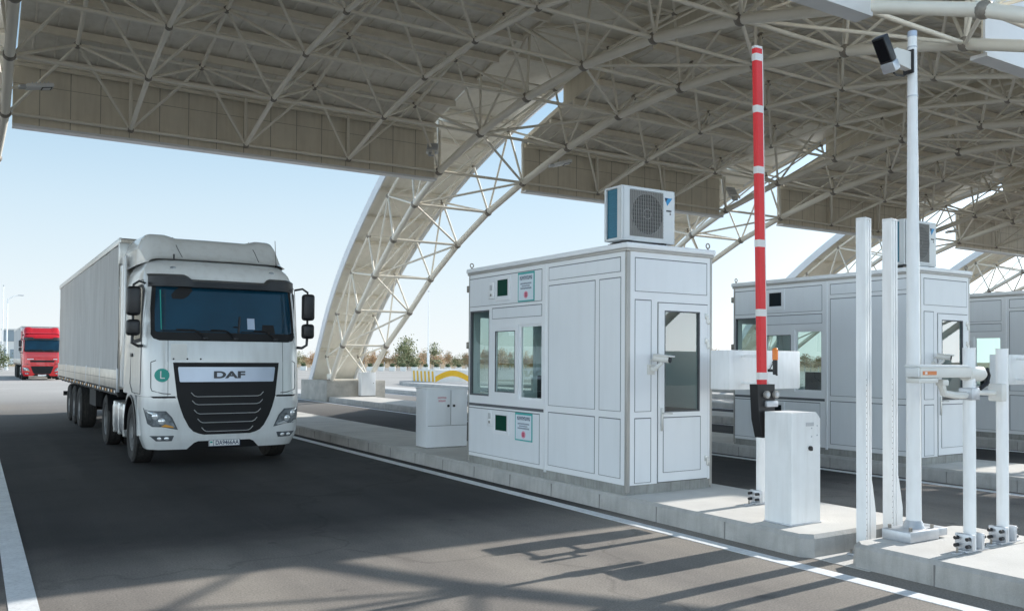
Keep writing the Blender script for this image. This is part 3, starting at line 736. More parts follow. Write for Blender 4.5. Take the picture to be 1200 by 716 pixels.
# ------------------------------------------------------------------ air conditioners
def make_ac(label, loc):
    t = thing('air_conditioner', label, 'air conditioner', loc, group='outdoor units on the booth roofs')
    Wd, Dp, H = .83, .33, .70
    c = MB()
    c.cbox((.0, .0, .055), (Wd, .05, H), 'ac_body', .02); c.box((.02, .05, .07), (Wd-.01, .07, H-.02), 'ac_body')
    c.cbox((.0, .0, H-.03), (Wd, Dp, H), 'ac_body', .012); c.cbox((0, 0, .055), (Wd, Dp, .09), 'ac_body', .012)
    c.cbox((Wd-.03, .0, .06), (Wd, Dp, H-.01), 'ac_body', .01); c.cbox((0, Dp-.03, .06), (.03, Dp, H-.01), 'ac_body', .006); c.cbox((0, 0, .06), (.045, .09, H-.01), 'ac_body', .01)
    c.build('casing', t)
    co_ = MB(); co_.box((.022, .09, .09), (.05, Dp-.06, H-.03), 'ac_coil')
    k = .10
    while k < H-.04: co_.box((.016, .095, k), (.024, Dp-.065, k+.008), 'ac_coil'); k += .028
    co_.build('coil', t, smooth=False)
    bk = MB(); bk.box((.03, Dp-.05, .09), (Wd-.03, Dp-.02, H-.03), 'ac_coil'); bk.build('coil', t, smooth=False)
    g_ = MB(); gx0, gx1, gz0, gz1 = .12, .64, .11, .655
    g_.box((gx0, -.004, gz0), (gx1, .0, gz1), 'ac_grille')
    cx, cz, rr = (gx0+gx1)/2, (gz0+gz1)/2, .245
    g_.add([(cx+rr*cos(a), -.0055, cz+rr*sin(a)) for a in [i*2*pi/32 for i in range(32)]], [list(range(32))], 'ac_dark')
    x = gx0+.012
    while x < gx1: g_.box((x-.004, -.014, gz0), (x+.004, -.006, gz1), 'ac_grille'); x += .027
    for zz in [gz0+.01+i*.045 for i in range(13)]: g_.box((gx0, -.0125, zz-.0015), (gx1, -.0075, zz+.0015), 'ac_grille')
    for r_ in (.06, .245): g_.path([(cx+r_*cos(a), -.013, cz+r_*sin(a)) for a in [i*2*pi/24 for i in range(25)]], .005, 'ac_grille', 5)
    g_.build('fan_grille', t, smooth=False)
    lg = MB(); lg.prism([(.665, .61), (.785, .61), (.705, .515)], 'y', -.0025, -.0, 'logo_blue'); lg.prism([(.665, .607), (.715, .607), (.68, .56)], 'y', -.004, -.0015, 'logo_navy'); lg.build('logo', t, smooth=False)
    nm = MB(); nm.box((.69, -.0025, .445), (.77, 0, .462), 'ac_dark'); nm.box((.745, -.0025, .405), (.765, 0, .435), 'ac_grille'); nm.build('name_strip', t, smooth=False)
    ft = MB()
    for x in (.10, .62): ft.cbox((x, -.02, .0), (x+.06, Dp+.02, .05), 'black_plastic', .008)
    ft.box((.04, .02, .0), (.80, .05, .03), 'node_steel'); ft.box((.04, Dp-.05, .0), (.80, Dp-.02, .03), 'node_steel'); ft.build('mounting_feet', t)
    return t
ac = make_ac('air conditioner unit on the roof corner of the nearest booth', (6.41, 7.86, 3.10))
a2 = recopy(ac, 'air conditioner unit on the middle booth, half hidden by the tall pole', (12.06, 8.0, 3.185)); a2.scale = (1, 1, 1.08)

# ------------------------------------------------------------------ small cameras fixed beside the booth doors
def make_wall_camera(label, loc):
    t = thing('security_camera', label, 'camera', loc, group='bullet cameras beside the booth doors')
    b = MB(); b.cbox((-.05, -.02, -.14), (.06, 0, -.02), 'cream_plastic', .008); b.cbox((-.02, -.10, -.10), (.03, -.01, -.05), 'cream_plastic', .01); b.tube((.0, -.09, -.07), (.07, -.13, .0), .022, 'cream_plastic'); b.build('bracket', t)
    mt = Matrix.Translation((.075, -.15, .045)) @ Matrix.Rotation(radians(-62), 4, 'Z') @ Matrix.Rotation(radians(6), 4, 'Y')
    h = MB()
    h.tube(mt @ Vector((-.12, 0, 0)), mt @ Vector((.07, 0, 0)), .042, 'cream_plastic', 16); h.cbox((-.12, -.05, .026), (.12, .05, .048), 'cream_plastic', .01, 2, mt); h.build('housing', t)
    l = MB(); l.tube(mt @ Vector((.069, 0, 0)), mt @ Vector((.085, 0, 0)), .041, 'lens', 16); l.build('lens', t)
    cb = MB(); cb.path([mt @ Vector((-.12, 0, -.01)), mt @ Vector((-.16, .0, -.04)), (-.04, -.05, -.03), (-.02, -.01, -.06)], .008, 'cream_plastic', 6); cb.build('cable', t)
    return t
wc = make_wall_camera('cream bullet camera on a bracket left of the nearest booth door', (6.36+.34, 7.685, 1.72))
recopy(wc, 'bullet camera beside the middle booth door, above the orange striped camera', (6.36+P+.31, 7.745, 1.78))

# ------------------------------------------------------------------ sign boards on posts
def clamp_base(mb, r=.05):
    mb.cbox((-.12, -.05, 0), (.12, .05, .02), 'galv', .004)
    mb.cbox((-.09, -.075, .02), (-.05, .075, .15), 'galv', .006); mb.cbox((.05, -.075, .02), (.09, .075, .15), 'galv', .006)
    for s in (-1, 1):
        for z in (.055, .115):
            mb.tube((s*.085, -.05, z), (s*.13, -.05, z), .016, 'black_plastic', 8); mb.tube((s*.085, .05, z), (s*.13, .05, z), .016, 'black_plastic', 8)
    for s in (-1, 1): mb.tube((s*.18, 0, .0), (s*.18, 0, .05), .009, 'node_steel', 6); mb.cbox((s*.18-.05, -.03, .0), (s*.18+.05, .03, .012), 'galv', .003)
def make_sign(label, loc):
    t = thing('sign_board', label, 'sign', loc, group='blank white boards on posts beside the booths')
    p = MB(); p.tube((0,0,0), (0,0,1.64), .047, 'steel_white', 18); p.build('post', t)
    b = MB(); clamp_base(b); b.build('base_clamp', t)
    b = MB(); b.cbox((-.20, .27, 1.225), (.97, .56, 1.665), 'steel_white', .012); b.build('board', t)
    b = MB()
    for q in (1.30, 1.60): b.cbox((-.055, -.055, q-.02), (.055, .06, q+.02), 'steel_white', .006); b.cbox((-.02, .05, q-.015), (.02, .275, q+.015), 'steel_white', .004)
    b.build('board_clamp', t)
    b = MB(); b.path([(.34, .262, 1.37), (.37, .25, 1.42), (.44, .255, 1.46), (.50, .262, 1.53)], .005, 'black_plastic', 6)
    for x, z in ((.50, 1.535), (.53, 1.46), (.56, 1.39), (.40, 1.30), (.55, 1.56)): b.cbox((x-.013, .258, z-.010), (x+.013, .271, z+.010), 'black_plastic', .004)
    b.build('cable', t)
    return t
sg = make_sign('blank white board on a round post behind the red and white barrier arm', (7.30, 6.56, .2))
recopy(sg, 'blank white board at the right edge, behind the rightmost short post', (7.30+P-.02, 6.56, .2))

# ------------------------------------------------------------------ barrier
t = thing('barrier_gate', 'white barrier cabinet with its raised red and white arm', 'barrier', (6.74, 5.66, .2))
MBc = MB()
hx, hy = .205, .16
prof = [(-hx, 0), (hx, 0), (hx, 1.0), (hx-.06, 1.06), (-hx+.0, 1.06)]
MBc.prism(prof, 'y', -hy, hy, 'steel_white'); MBc.build('cabinet', t, smooth=False)
b = MB(); b.cbox((-hx-.01, -hy-.01, 0), (hx+.01, hy+.01, .015), 'galv', .004); b.build('base_plate', t)
b = MB(); b.box((.0, -hy-.003, .93), (.11, -hy, .965), 'galv'); b.build('label_plate', t, smooth=False)
b = MB()
for x, z in ((.08, .91), (.16, .93), (.08, .83), (.16, .84)): b.tube((x, -hy-.004, z), (x, -hy, z), .008, 'galv', 8)
b.build('door_screws', t)
b = MB(); b.tube((.055, -hy-.02, .72), (.055, -hy, .72), .022, 'black_plastic', 12); b.cbox((.05, -hy-.016, .695), (.085, -hy-.004, .72), 'black_plastic', .004); b.build('door_lock', t)
b = MB(); b.prism([(-.275, 1.32), (-.03, 1.32), (-.03, .97), (-.10, .80), (-.20, .80), (-.25, .98)], 'y', hy+.03, hy+.13, 'black_plastic'); b.build('arm_carrier', t)
b = MB()
for x in (-.16, -.03): b.tube((x, hy+.0, 1.22), (x, hy+.16, 1.22), .036, 'alu_trim', 14); b.tube((x, hy-.006, 1.22), (x, hy+.002, 1.22), .022, 'galv', 12)
b.cbox((-.18, hy-.01, 1.10), (-.02, hy+.03, 1.16), 'galv', .01); b.build('arm_clamp', t)
arm = MB(); ax, ay, aw, ad = -.155, hy+.08, .048, .030
z0, z1, lean = 1.17, 4.62, -.075
def armpt(z): return ax+lean*(z-z0)/(z1-z0)
def armbox(za, zb, mat, gr=0.0, name='arm'):
    mb = MB(); w_ = aw+gr; d_ = ad+gr
    sec = [(-w_, -d_*.6), (-w_*.8, -d_), (w_*.8, -d_), (w_, -d_*.6), (w_, d_*.6), (w_*.8, d_), (-w_*.8, d_), (-w_, d_*.6)]
    vs = [(armpt(za)+x, ay+y, za) for x, y in sec]+[(armpt(zb)+x, ay+y, zb) for x, y in sec]
    mb.add(vs, [(i, (i+1) % 8, 8+(i+1) % 8, 8+i) for i in range(8)]+[list(range(8))[::-1], list(range(8, 16))], mat); return mb
ar = armbox(z0, z1, 'red_arm').build('arm', t, smooth=False)
armbox(z1-.003, z1+.02, 'reflect_white', .003).build('end_cap', ar, smooth=False)
for z in (1.40, 2.02, 2.70, 3.42, 4.02, 4.53): armbox(z-.035, z+.035, 'reflect_white', .0025).build('reflective_band', ar, smooth=False)
ed = MB(); ed.add([(armpt(z)+aw+a, ay+b_, z) for z in (z0, z1) for a, b_ in ((.0005, -.02), (.014, -.02), (.014, .02), (.0005, .02))], [(0,1,5,4), (1,2,6,5), (2,3,7,6), (3,0,4,7), (0,1,2,3), (4,5,6,7)], 'reflect_white'); ed.build('edge_strip', ar, smooth=False)

t = thing('beacon_light', 'orange beacon light on a black stem behind the barrier arm', 'beacon', (7.26, 6.42, 1.60))
b = MB(); b.tube((.11, .0, .0), (.11, 0, .16), .026, 'black_plastic', 14); b.cbox((.09, .0, .03), (.13, .19, .06), 'black_plastic', .006); b.build('stem', t)
b = MB(); b.tube((.11, 0, .16), (.11, 0, .27), .031, 'orange', 16); b.sphere((.11, 0, .27), .031, 'orange', 16, 8, (1, 1, .7)); b.build('lamp', t)

# ------------------------------------------------------------------ service cabinet behind the booth
t = thing('service_cabinet', 'grey two door service cabinet with red lettering, left of the nearest booth', 'cabinet', (6.62, 13.35, .2))
b = MB(); b.cbox((0, 0, .02), (.80, .42, 1.04), 'white_panel', .012); b.cbox((-.01, -.01, 1.02), (.81, .43, 1.05), 'white_frame', .008); b.cbox((.01, .01, 0), (.79, .41, .03), 'plinth', .004); b.build('body', t)
for x0, x1, nm in ((.03, .465, 'door'), (.475, .79, 'door')):
    d = MB(); d.cbox((x0, -.008, .40), (x1, 0, 1.0), 'white_panel', .003); d = d.build(nm, t); h = MB(); hx_ = x1-.05 if x0 < .1 else x0+.05; h.tube((hx_, -.025, .73), (hx_, -.008, .73), .022, 'black_plastic', 12); h.build('door_lock', d)
b = MB(); b.box((.03, -.002, .385), (.79, 0, .392), 'truck_seam'); b.box((.4675, -.003, .40), (.4725, .0, 1.0), 'truck_seam'); b.build('door_gap', t, smooth=False)
for z, n_, xa, xb in ((.855, 8, .21, .38), (.80, 7, .225, .365)):
    b = MB(); st = (xb-xa)/n_; rnd = random.Random(int(z*1000))
    for k in range(n_):
        a = xa+k*st
        b.box((a+.002, -.0095, z), (a+.006, -.008, z+.032), 'red_ink'); b.box((a+st*.6, -.0095, z), (a+st*.6+.004, -.008, z+.032), 'red_ink'); zz = z+rnd.choice((0, .013, .026)); b.box((a+.002, -.0096, zz), (a+st*.6, -.008, zz+.006), 'red_ink')
    b.build('lettering', t, smooth=False)

# utility box by the arch footing, low box further off
t = thing('utility_box', 'pale grey box in front of the concrete footing of the nearest arch', 'utility box', (13.15, 32.35, .2))
b = MB(); b.cbox((0, 0, .05), (.62, .34, .98), 'white_panel', .02); b.build('body', t)
b = MB(); b.cbox((.02, .02, 0), (.60, .32, .06), 'plinth', .005); b.build('plinth', t)
b = MB(); b.cbox((.04, -.008, .12), (.58, 0, .92), 'white_panel', .003); b.tube((.52, -.02, .55), (.52, -.008, .55), .015, 'black_plastic', 8); b.build('door', t)

# ------------------------------------------------------------------ light curtain posts, camera mast, short posts
def curtain_post(label, loc, H, cap, wide, rz):
    t = thing('sensor_post', label, 'post', loc, rz, group='aluminium sensor posts by the kerb')
    b = MB(); w_, d_ = .060, .045
    sec = [(-w_, -d_), (-.040, -d_), (-.040, -d_+.012), (-.02, -d_+.012), (-.02, -d_), (.010, -d_), (.010, -d_+.018), (.035, -d_+.018), (.035, -d_), (w_, -d_), (w_, d_), (-w_, d_)]
    b.prism(sec, 'z', 0, H, 'steel_white'); b.build('profile', t, smooth=False)
    k = MB()
    if cap: k.cbox((-w_-.004, -d_-.004, H-.0), (w_+.004, d_+.004, H+.07), 'ac_coil', .006)
    else: k.cbox((-w_-.002, -d_-.002, H-.0), (w_+.002, d_+.002, H+.02), 'steel_white', .006)
    k.build('end_cap', t)
    s = MB()
    z = .08
    while z < (1.6 if not cap else .5): s.tube((-w_+.012, -d_-.002, z), (-w_+.012, -d_, z), .0045, 'node_steel', 6); z += .05
    s.build('screw_row', t)
    g = MB(); g.prism([(w_, .0), (w_+.10, .0), (w_+.10, .35), (w_+.03, .62), (w_, .70)], 'y', -.04, .0, 'steel_white') if not cap else g.prism([(-w_-.05, .0), (-w_-.001, 0), (-w_-.001, .75), (-w_-.05, .62)], 'y', -.05, .05, 'steel_white')
    g.build('gusset', t, smooth=False)
    f_ = MB(); f_.cbox((-.14, -.10, 0), (.16, .10, .02), 'galv', .005)
    for x in (-.11, .13):
        for y in (-.07, .07): f_.tube((x, y, .02), (x, y, .05), .011, 'node_steel', 6)
    f_.build('foot_plate', t)
    return t
curtain_post('left one of the two aluminium sensor posts, nearer the barrier cabinet', (6.88, 4.97, .006), 3.03, False, 0, radians(12))
curtain_post('right one of the two aluminium sensor posts, close to the tall camera pole', (7.40, 5.06, .006), 3.08, False, 0, radians(8))

t = thing('camera_pole', 'tallest tapered round pole with a bolted base on the near island', 'pole', (7.06, 4.60, .2))
b = MB(); b.tube((0,0,.1), (0,0,2.6), .064, 'steel_white', 22, .052); b.tube((0,0,2.6), (0,0,4.44), .052, 'steel_white', 22, .038); b.tube((0,0,4.44), (0,0,4.49), .040, 'logo_bar', 18); b.build('shaft', t)
b = MB(); b.tube((0,0,.08), (0,0,.16), .10, 'galv', 20, .066); b.cbox((-.26, -.14, .0), (.16, .14, .095), 'galv', .012); b.cbox((.16, -.13, .02), (.30, .13, .09), 'galv', .01)
for x, y in ((-.2, -.1), (-.2, .1), (.11, -.1), (.11, .1)): b.tube((x, y, .09), (x, y, .125), .016, 'node_steel', 6)
b.build('base', t)
b = MB(); b.tube((0,0,3.9), (0,0,3.912), .0475, 'galv', 20); b.tube((0,0,4.34), (0,0,4.352), .0425, 'galv', 20); b.build('strap', t)

t = thing('traffic_camera', 'dark faced camera on a white bracket at the top of the tallest pole', 'camera', (7.06, 4.60, 4.40))
b = MB(); b.cbox((-.065, -.05, -.10), (-.045, .05, .11), 'black_plastic', .005)
b.prism([(-.06, .09), (-.27, .085), (-.35, .03), (-.31, -.09), (-.25, -.05), (-.06, -.07)], 'y', -.03, .03, 'cream_plastic'); b.build('bracket', t, smooth=False)
mt = Matrix.Translation((-.385, 0, .03)) @ Matrix.Rotation(radians(-34), 4, 'Y') @ Matrix.Scale(.86, 4)
b = MB(); b.cbox((-.055, -.07, -.10), (.04, .07, .17), 'black_plastic', .012, 2, mt); b.build('housing', t)
b = MB(); b.cbox((-.06, -.073, -.205), (.043, .073, -.10), 'galv', .012, 2, mt); b.build('lamp_unit', t)
b = MB(); b.box((-.058, -.055, -.08), (-.0545, .055, .15), 'lens', mt); b.build('face', t, smooth=False)
b = MB(); b.path([(-.27, 0, -.13), (-.20, .02, -.13), (-.10, .02, -.12), (-.06, .0, -.09)], .009, 'black_plastic', 6); b.build('cable', t)

def short_post(label, loc, H):
    t = thing('bollard_post', label, 'post', loc, group='short round posts on the near island')
    b = MB(); b.tube((0,0,0), (0,0,H), .048, 'steel_white', 20); b.tube((0,0,H), (0,0,H+.008), .05, 'steel_white', 20); b.build('pipe', t)
    b = MB(); clamp_base(b); b.build('base_clamp', t)
    return t
short_post('short round white post carrying the orange striped camera', (6.98, 4.05, .2), 1.66)
short_post('rightmost short round white post on the near island', (7.55, 4.09, .2), 1.66)

t = thing('plate_camera', 'long white camera housing with an orange mark, clamped to the short post', 'camera', (6.98, 4.05, 1.66))
b = MB(); b.cbox((-.76, -.06, -.035), (-.05, .06, .055), 'cream_plastic', .012); b.cbox((-.78, -.07, .045), (-.10, .07, .068), 'ac_body', .008); b.build('housing', t)
b = MB(); b.box((-.735, -.063, -.012), (-.555, -.0605, .018), 'orange_mark'); b.box((-.71, -.0645, -.006), (-.68, -.0632, .012), 'reflect_white'); b.build('orange_mark', t, smooth=False)
b = MB(); b.cbox((-.785, -.055, -.03), (-.76, .055, .045), 'ac_body', .008); b.build('front_cover', t)
b = MB(); b.cbox((-.78, -.058, -.075), (-.52, .058, -.036), 'cream_plastic', .01); b.build('lamp_unit', t)
b = MB(); b.tube((-.06, .0, .0), (.15, .0, -.005), .064, 'cream_plastic', 20); b.tube((.15, 0, -.005), (.20, 0, -.015), .06, 'cream_plastic', 20, .04); b.path([(.2, 0, .0), (.25, -.01, .03), (.27, -.01, -.02), (.24, -.01, -.09), (.16, 0, -.13)], .018, 'black_plastic', 8); b.build('rear_cap', t)
b = MB(); b.cbox((-.055, -.06, -.22), (.055, .06, -.12), 'galv', .008); b.path([(-.4, 0, -.07), (-.36, 0, -.16), (-.2, 0, -.18), (-.04, 0, -.18)], .03, 'cream_plastic', 8); b.cbox((-.42, -.035, -.10), (-.34, .035, -.05), 'cream_plastic', .01)
b.tube((.05, 0, -.16), (.5, .03, -.17), .022, 'cream_plastic', 12); b.cbox((.42, -.04, -.24), (.50, .08, -.09), 'cream_plastic', .01); b.build('bracket', t)

# ------------------------------------------------------------------ lorries
YF = [(.28, .10), (.45, .03), (.95, .0), (1.65, .03), (2.0, .07), (2.95, .27), (3.08, .33), (3.20, .44), (3.30, .62), (3.36, .85)]
HWT = [(.28, 1.14), (.5, 1.225), (1.0, 1.245), (2.0, 1.235), (2.95, 1.20), (3.15, 1.17), (3.36, 1.06)]
BOW, RC = .10, .30
def fy(x, z):
    hw = lerp_tab(HWT, z); ax_ = min(abs(x), hw)
    y = lerp_tab(YF, z)+BOW*(ax_/hw)**2
    k = ax_-(hw-RC)
    if k > 0: y += (RC-sqrt(max(RC*RC-k*k, 0)))*.9
    return y
def cab_ring(z, yb, n=14):
    hw = lerp_tab(HWT, z); xs = [(hw-RC)*i/n for i in range(n+1)]+[hw-RC+RC*sin(a*pi/2/9) for a in range(1, 10)]
    half = [(x, fy(x, z)) for x in xs]; y0 = half[-1][1]
    half += [(hw, y0+(yb-y0)*k/4) for k in range(1, 5)]
    return [(-x, y, z) for x, y in half[::-1]]+[(x, y, z) for x, y in half[1:]]
def fpatch(mb, rows, mat, off, nx=28):
    """patch that follows the curved front: rows of (z, x0, x1)"""
    g_ = []
    for z, x0, x1 in rows:
        r = []
        for i in range(nx+1):
            x = x0+(x1-x0)*i/nx; r.append((x, fy(x, z)-off, z))
        g_.append(r)
    return mb.grid(g_, mat)
def fpoly(mb, poly, mat, off, thick=0.0, ns=7):
    """flat filled polygon wrapped on the curved front, via rows between left and right outlines"""
    zs = [p[1] for p in poly]; za, zb = min(zs), max(zs); rows = []
    for k in range(ns+1):
        z = za+(zb-za)*(k+.001)/(ns+.002); xs = []
        for (xa, z0), (xb, z1) in zip(poly, poly[1:]+poly[:1]):
            if (z0-z)*(z1-z) < 0: xs.append(xa+(xb-xa)*(z-z0)/(z1-z0))
        if len(xs) >= 2: rows.append((z, min(xs), max(xs)))
    fpatch(mb, rows, mat, off, 6)
    if thick:
        r0 = rows
        for side in (1, 2): mb.grid([[(r[side], fy(r[side], r[0])-off, r[0]), (r[side], fy(r[side], r[0])+.03, r[0])] for r in r0], mat)
    return rows

def wheel(parent, x, y, side, r=.50, w=.30, name='wheel', dual=False, detail=True):
    o = link(name, None, parent); o.location = (x, y, r); s = side
    t = MB(); hwd = w/2
    prof = [(-hwd*.9, r*.60), (-hwd, r*.68), (-hwd*1.02, r*.88), (-hwd*.86, r*.97), (-hwd*.5, r), (hwd*.5, r), (hwd*.86, r*.97), (hwd*1.02, r*.88), (hwd, r*.68), (hwd*.9, r*.60)]
    t.lathe_x(prof, (0,0,0), 'rubber', 40)
    for q in (-.35, 0, .35): t.lathe_x([(w*q-.006, r*1.0005), (w*q+.006, r*1.0005)], (0,0,0), 'black_matte', 40)
    if dual: t.lathe_x([(a-s*w*1.12, b) for a, b in prof], (0,0,0), 'rubber', 32)
    t.build('tyre', o, ang=25)
    m_ = MB()
    d = -.06 if dual else -.02
    m_.lathe_x([(s*hwd*.9, r*.61), (s*(hwd*.9-.02), r*.57), (s*(hwd*.35+d), r*.52), (s*(hwd*.3+d), r*.40), (s*(hwd*.55+d), r*.30), (s*(hwd*.6+d), r*.22), (s*(hwd*1.0+d), r*.20), (s*(hwd*1.0+d), .001)], (0,0,0), 'rim', 32)
    for k in range(10):
        a = 2*pi*k/10; m_.tube((s*(hwd*.4+d), r*.34*cos(a), r*.34*sin(a)), (s*(hwd*.62+d), r*.34*cos(a), r*.34*sin(a)), .016, 'alu_trim', 6)
    m_.build('rim', o, ang=30)
    return o

def make_lorry(label, loc, paint, rz=0.0, main=True):
    t = thing('articulated_lorry', label, 'truck', loc, rz)
    YB = 2.20
    # cab shell -----------------------------------------------------------------
    zs = [1.13, 1.3, 1.5, 1.65, 1.8, 2.0, 2.2, 2.45, 2.7, 2.95, 3.03, 3.08, 3.14, 3.20, 3.25, 3.30, 3.33, 3.36]
    rings_ = [cab_ring(z, YB) for z in zs]
    c = MB(); c.grid(rings_, paint)
    top = rings_[-1]; c.add(top, [list(range(len(top)))], paint); bot = rings_[0]; c.add(bot, [list(range(len(bot)))], 'chassis')
    c.grid([[r[0], r[-1]] for r in rings_], paint)
    cab = c.build('cab', t, ang=40)
    # bumper ----------------------------------------------------------------------
    zs = [.30, .33, .38, .45, .55, .7, .85, 1.0, 1.1, 1.125]
    rb = []
    for z in zs: rb.append(cab_ring(z, .70))
    b = MB(); b.grid(rb, paint); b.add(rb[-1], [list(range(len(rb[-1])))], paint); b.add(rb[0], [list(range(len(rb[0])))], 'chassis'); b.grid([[r[0], r[-1]] for r in rb], 'chassis')
    bumper = b.build('bumper', t, ang=40)
    n_ = MB(); fpatch(n_, [(.30, -.60, .52), (.34, -.56, .48), (.40, -.50, .42), (.425, -.44, .36)], 'black_matte', .004); n_.build('bumper_recess', bumper)
    g_ = MB(); g_.add([(-1.14, -.0+fy(-1.14,1.13)-.004, 1.13)], [], paint)
    # black seam between cab and bumper
    s_ = MB(); fpatch(s_, [(1.105, -1.10, -.78), (1.135, -1.15, -.80)], 'black_matte', .004, 8); fpatch(s_, [(1.105, .78, 1.10), (1.135, .80, 1.15)], 'black_matte', .004, 8); s_.build('seam', cab, smooth=False)
    # grille -----------------------------------------------------------------------
    if main:
        gr = MB(); fpatch(gr, [(.525, -.36, .36), (.545, -.44, .44), (.58, -.52, .52), (.65, -.585, .585), (.80, -.665, .665), (.95, -.72, .72), (1.11, -.765, .765), (1.4, -.80, .80), (1.66, -.83, .83)], 'black_matte', .006)
        gr = gr.build('grille', t)
        bar = MB(); fpatch(bar, [(1.355, -.725, .725), (1.37, -.735, .735), (1.57, -.76, .76), (1.59, -.75, .75)], 'logo_bar', .022)
        bar = bar.build('logo_bar', gr)
        mt_y = fy(0, 1.46)-.024
        text_part('DAF', .150, 'logo_text', gr, (.012, mt_y-.004, 1.462), (radians(90), 0, 0), 'lettering', 1.75, .004, 0, .006)
        for z, hw_ in ((1.145, .565), (1.02, .55), (.875, .52), (.735, .465), (.595, .40)):
            sl_ = MB(); pts = []
            for i in range(25):
                x = -hw_+2*hw_*i/24; e = max(0, (abs(x)-(hw_-.09))/.09); zz = z-.02+.065*e*e; pts.append((x, fy(x, zz)-.022, zz))
            sl_.path(pts, .0065, 'slat_silver', 6); sl_.build('grille_bar', gr)
            sl2 = MB(); sl2.grid([[(x, y+.004, zz+.004) for x, y, zz in pts[2:-2]], [(x, y+.012, zz+.055) for x, y, zz in pts[2:-2]]], 'black_matte'); sl2.build('grille_slat', gr)
        pl = MB(); y_ = fy(0, .40)-.02; pl.box((-.285, y_, .335), (.205, y_+.018, .44), 'plate'); pl = pl.build('number_plate', t, smooth=False)
        fr_ = MB(); 
        for a in ((-.285, -.275, .335, .44), (.195, .205, .335, .44), (-.275, .195, .335, .341), (-.275, .195, .434, .44)): fr_.box((a[0], y_-.002, a[2]), (a[1], y_, a[3]), 'ink')
        fr_.box((-.212, y_-.002, .341), (-.206, y_, .434), 'ink'); fr_.build('plate_border', pl, smooth=False)
        text_part('DA9466AA', .098, 'ink', pl, (.0, y_-.002, .387), (radians(90), 0, 0), 'plate_lettering', .78, .001, 0, .0012)
        fl = MB(); fl.box((-.262, y_-.002, .39), (-.225, y_, .415), 'badge'); fl.build('plate_flag', pl, smooth=False)
        bd = MB(); rr = .105; bx, bz = -.985, 1.46
        rows_ = [(bz-rr*cos(k*pi/14), bx-rr*sin(k*pi/14)-.0001, bx+rr*sin(k*pi/14)+.0001) for k in range(15)]
        fpatch(bd, rows_, 'badge', .008, 8); bd = bd.build('round_badge', t)
        ang_ = atan2(fy(bx+.04, bz)-fy(bx-.04, bz), .08)
        text_part('L', .17, 'plate', bd, (bx, fy(bx, bz)-.012, bz), (radians(90), 0, ang_), 'badge_letter', 1.0, .002)
    else:
        gr = MB(); fpatch(gr, [(.42, -.45, .45), (.50, -.55, .55), (.78, -.66, .66), (1.0, -.72, .72)], 'black_matte', .006); gr = gr.build('grille', t)
        for z in (.60, .74, .88):
            g2_ = MB(); pts = [(x*.1, fy(x*.1, z)-.012, z) for x in range(-6, 7)]; g2_.path(pts, .012, 'black_plastic', 5); g2_.build('grille_bar', gr)
        g2_ = MB(); fpatch(g2_, [(1.28, -.75, .75), (1.42, -.78, .78)], 'black_matte', .006); g2_.build('upper_grille', t)
        g2_ = MB()
        fpatch(g2_, [(1.47, -.95, -.55), (1.53, -.95, -.55)], 'plate', .008, 6); fpatch(g2_, [(1.47, .7, .95), (1.53, .7, .95)], 'plate', .008, 6); g2_.build('badge', t)
        pl = MB(); y_ = fy(0, .36)-.02; pl.box((-.26, y_, .30), (.26, y_+.018, .41), 'plate'); pl.build('number_plate', t, smooth=False)
    # lamps ------------------------------------------------------------------------
    for s in (-1, 1):
        hl = MB(); P_ = [(s*a, z) for a, z in ((1.205, .93), (.97, .915), (.86, .80), (.775, .64), (1.04, .645), (1.15, .73))]
        P2 = [(s*a, z) for a, z in ((1.225, .955), (.955, .94), (.835, .81), (.745, .615), (1.05, .62), (1.17, .71))]
        fpoly(hl, P2, 'lamp_rim', .004); hl = hl.build('headlight', t)
        h2 = MB(); fpoly(h2, P_, 'lamp_glass', .010); h2.build('lamp_cover', hl)
        h3 = MB()
        for x, z, r_ in ((1.06, .83, .06), (.97, .75, .06)): h3.sphere((s*x, fy(x, z)+.005, z), r_, 'lamp_bright', 12, 8, (1, .5, 1))
        P3 = [(s*a, z) for a, z in ((.93, .705), (.80, .66), (.81, .645), (1.0, .66))]
        fpoly(h3, P3, 'lamp_bright' if s > 0 else 'reflect_amber', .013, 0, 3); h3.build('reflector', hl)
        fg = MB(); P4 = [(s*a, z) for a, z in ((1.14, .525), (.80, .525), (.83, .44), (1.05, .44))]
        fpoly(fg, P4, 'lamp_rim', .006, 0, 4); fg = fg.build('fog_light', t)
        f2 = MB(); 
        for x in (.90, 1.0): f2.sphere((s*x, fy(x, .482)-.002, .482), .032, 'lamp_bright', 10, 6, (1.3, .4, .9))
        f2.build('lamp_cover', fg)
        # corner air deflector
        df = MB(); zz = [1.22, 1.26, 1.3, 1.5, 1.65, 1.68]; 
        pts = [(s*1.15, fy(1.15, 1.25)-.004, 1.25), (s*1.12, fy(1.12, 1.22)-.004, 1.22), (s*.98, fy(.98, 1.18)-.004, 1.18), (s*.86, fy(.86, 1.17)-.004, 1.17)]
        df.path([(s*1.135, fy(1.135, z)-.002, z) for z in (1.66, 1.5, 1.35, 1.27)]+pts[1:], .007, 'truck_seam', 5)
        df.path([(s*1.135, fy(1.135, 1.66)-.002, 1.66), (s*1.07, fy(1.07, 1.69)-.002, 1.69)], .007, 'truck_seam', 5); df.build('deflector_gap', cab)
        # front panel seams
        sm = MB(); sm.path([(s*(.90+.0*z), fy(.90, z)-.0005, z) for z in (1.14, 1.3, 1.5, 1.7, 1.9, 2.0)], .004, 'truck_seam', 5); sm.build('panel_gap', cab)
    # windscreen, visor, wipers ---------------------------------------------------------
    wr = [(2.0, -1.02, 1.02), (2.03, -1.10, 1.10), (2.09, -1.135, 1.135), (2.5, -1.13, 1.13), (2.92, -1.10, 1.10)]
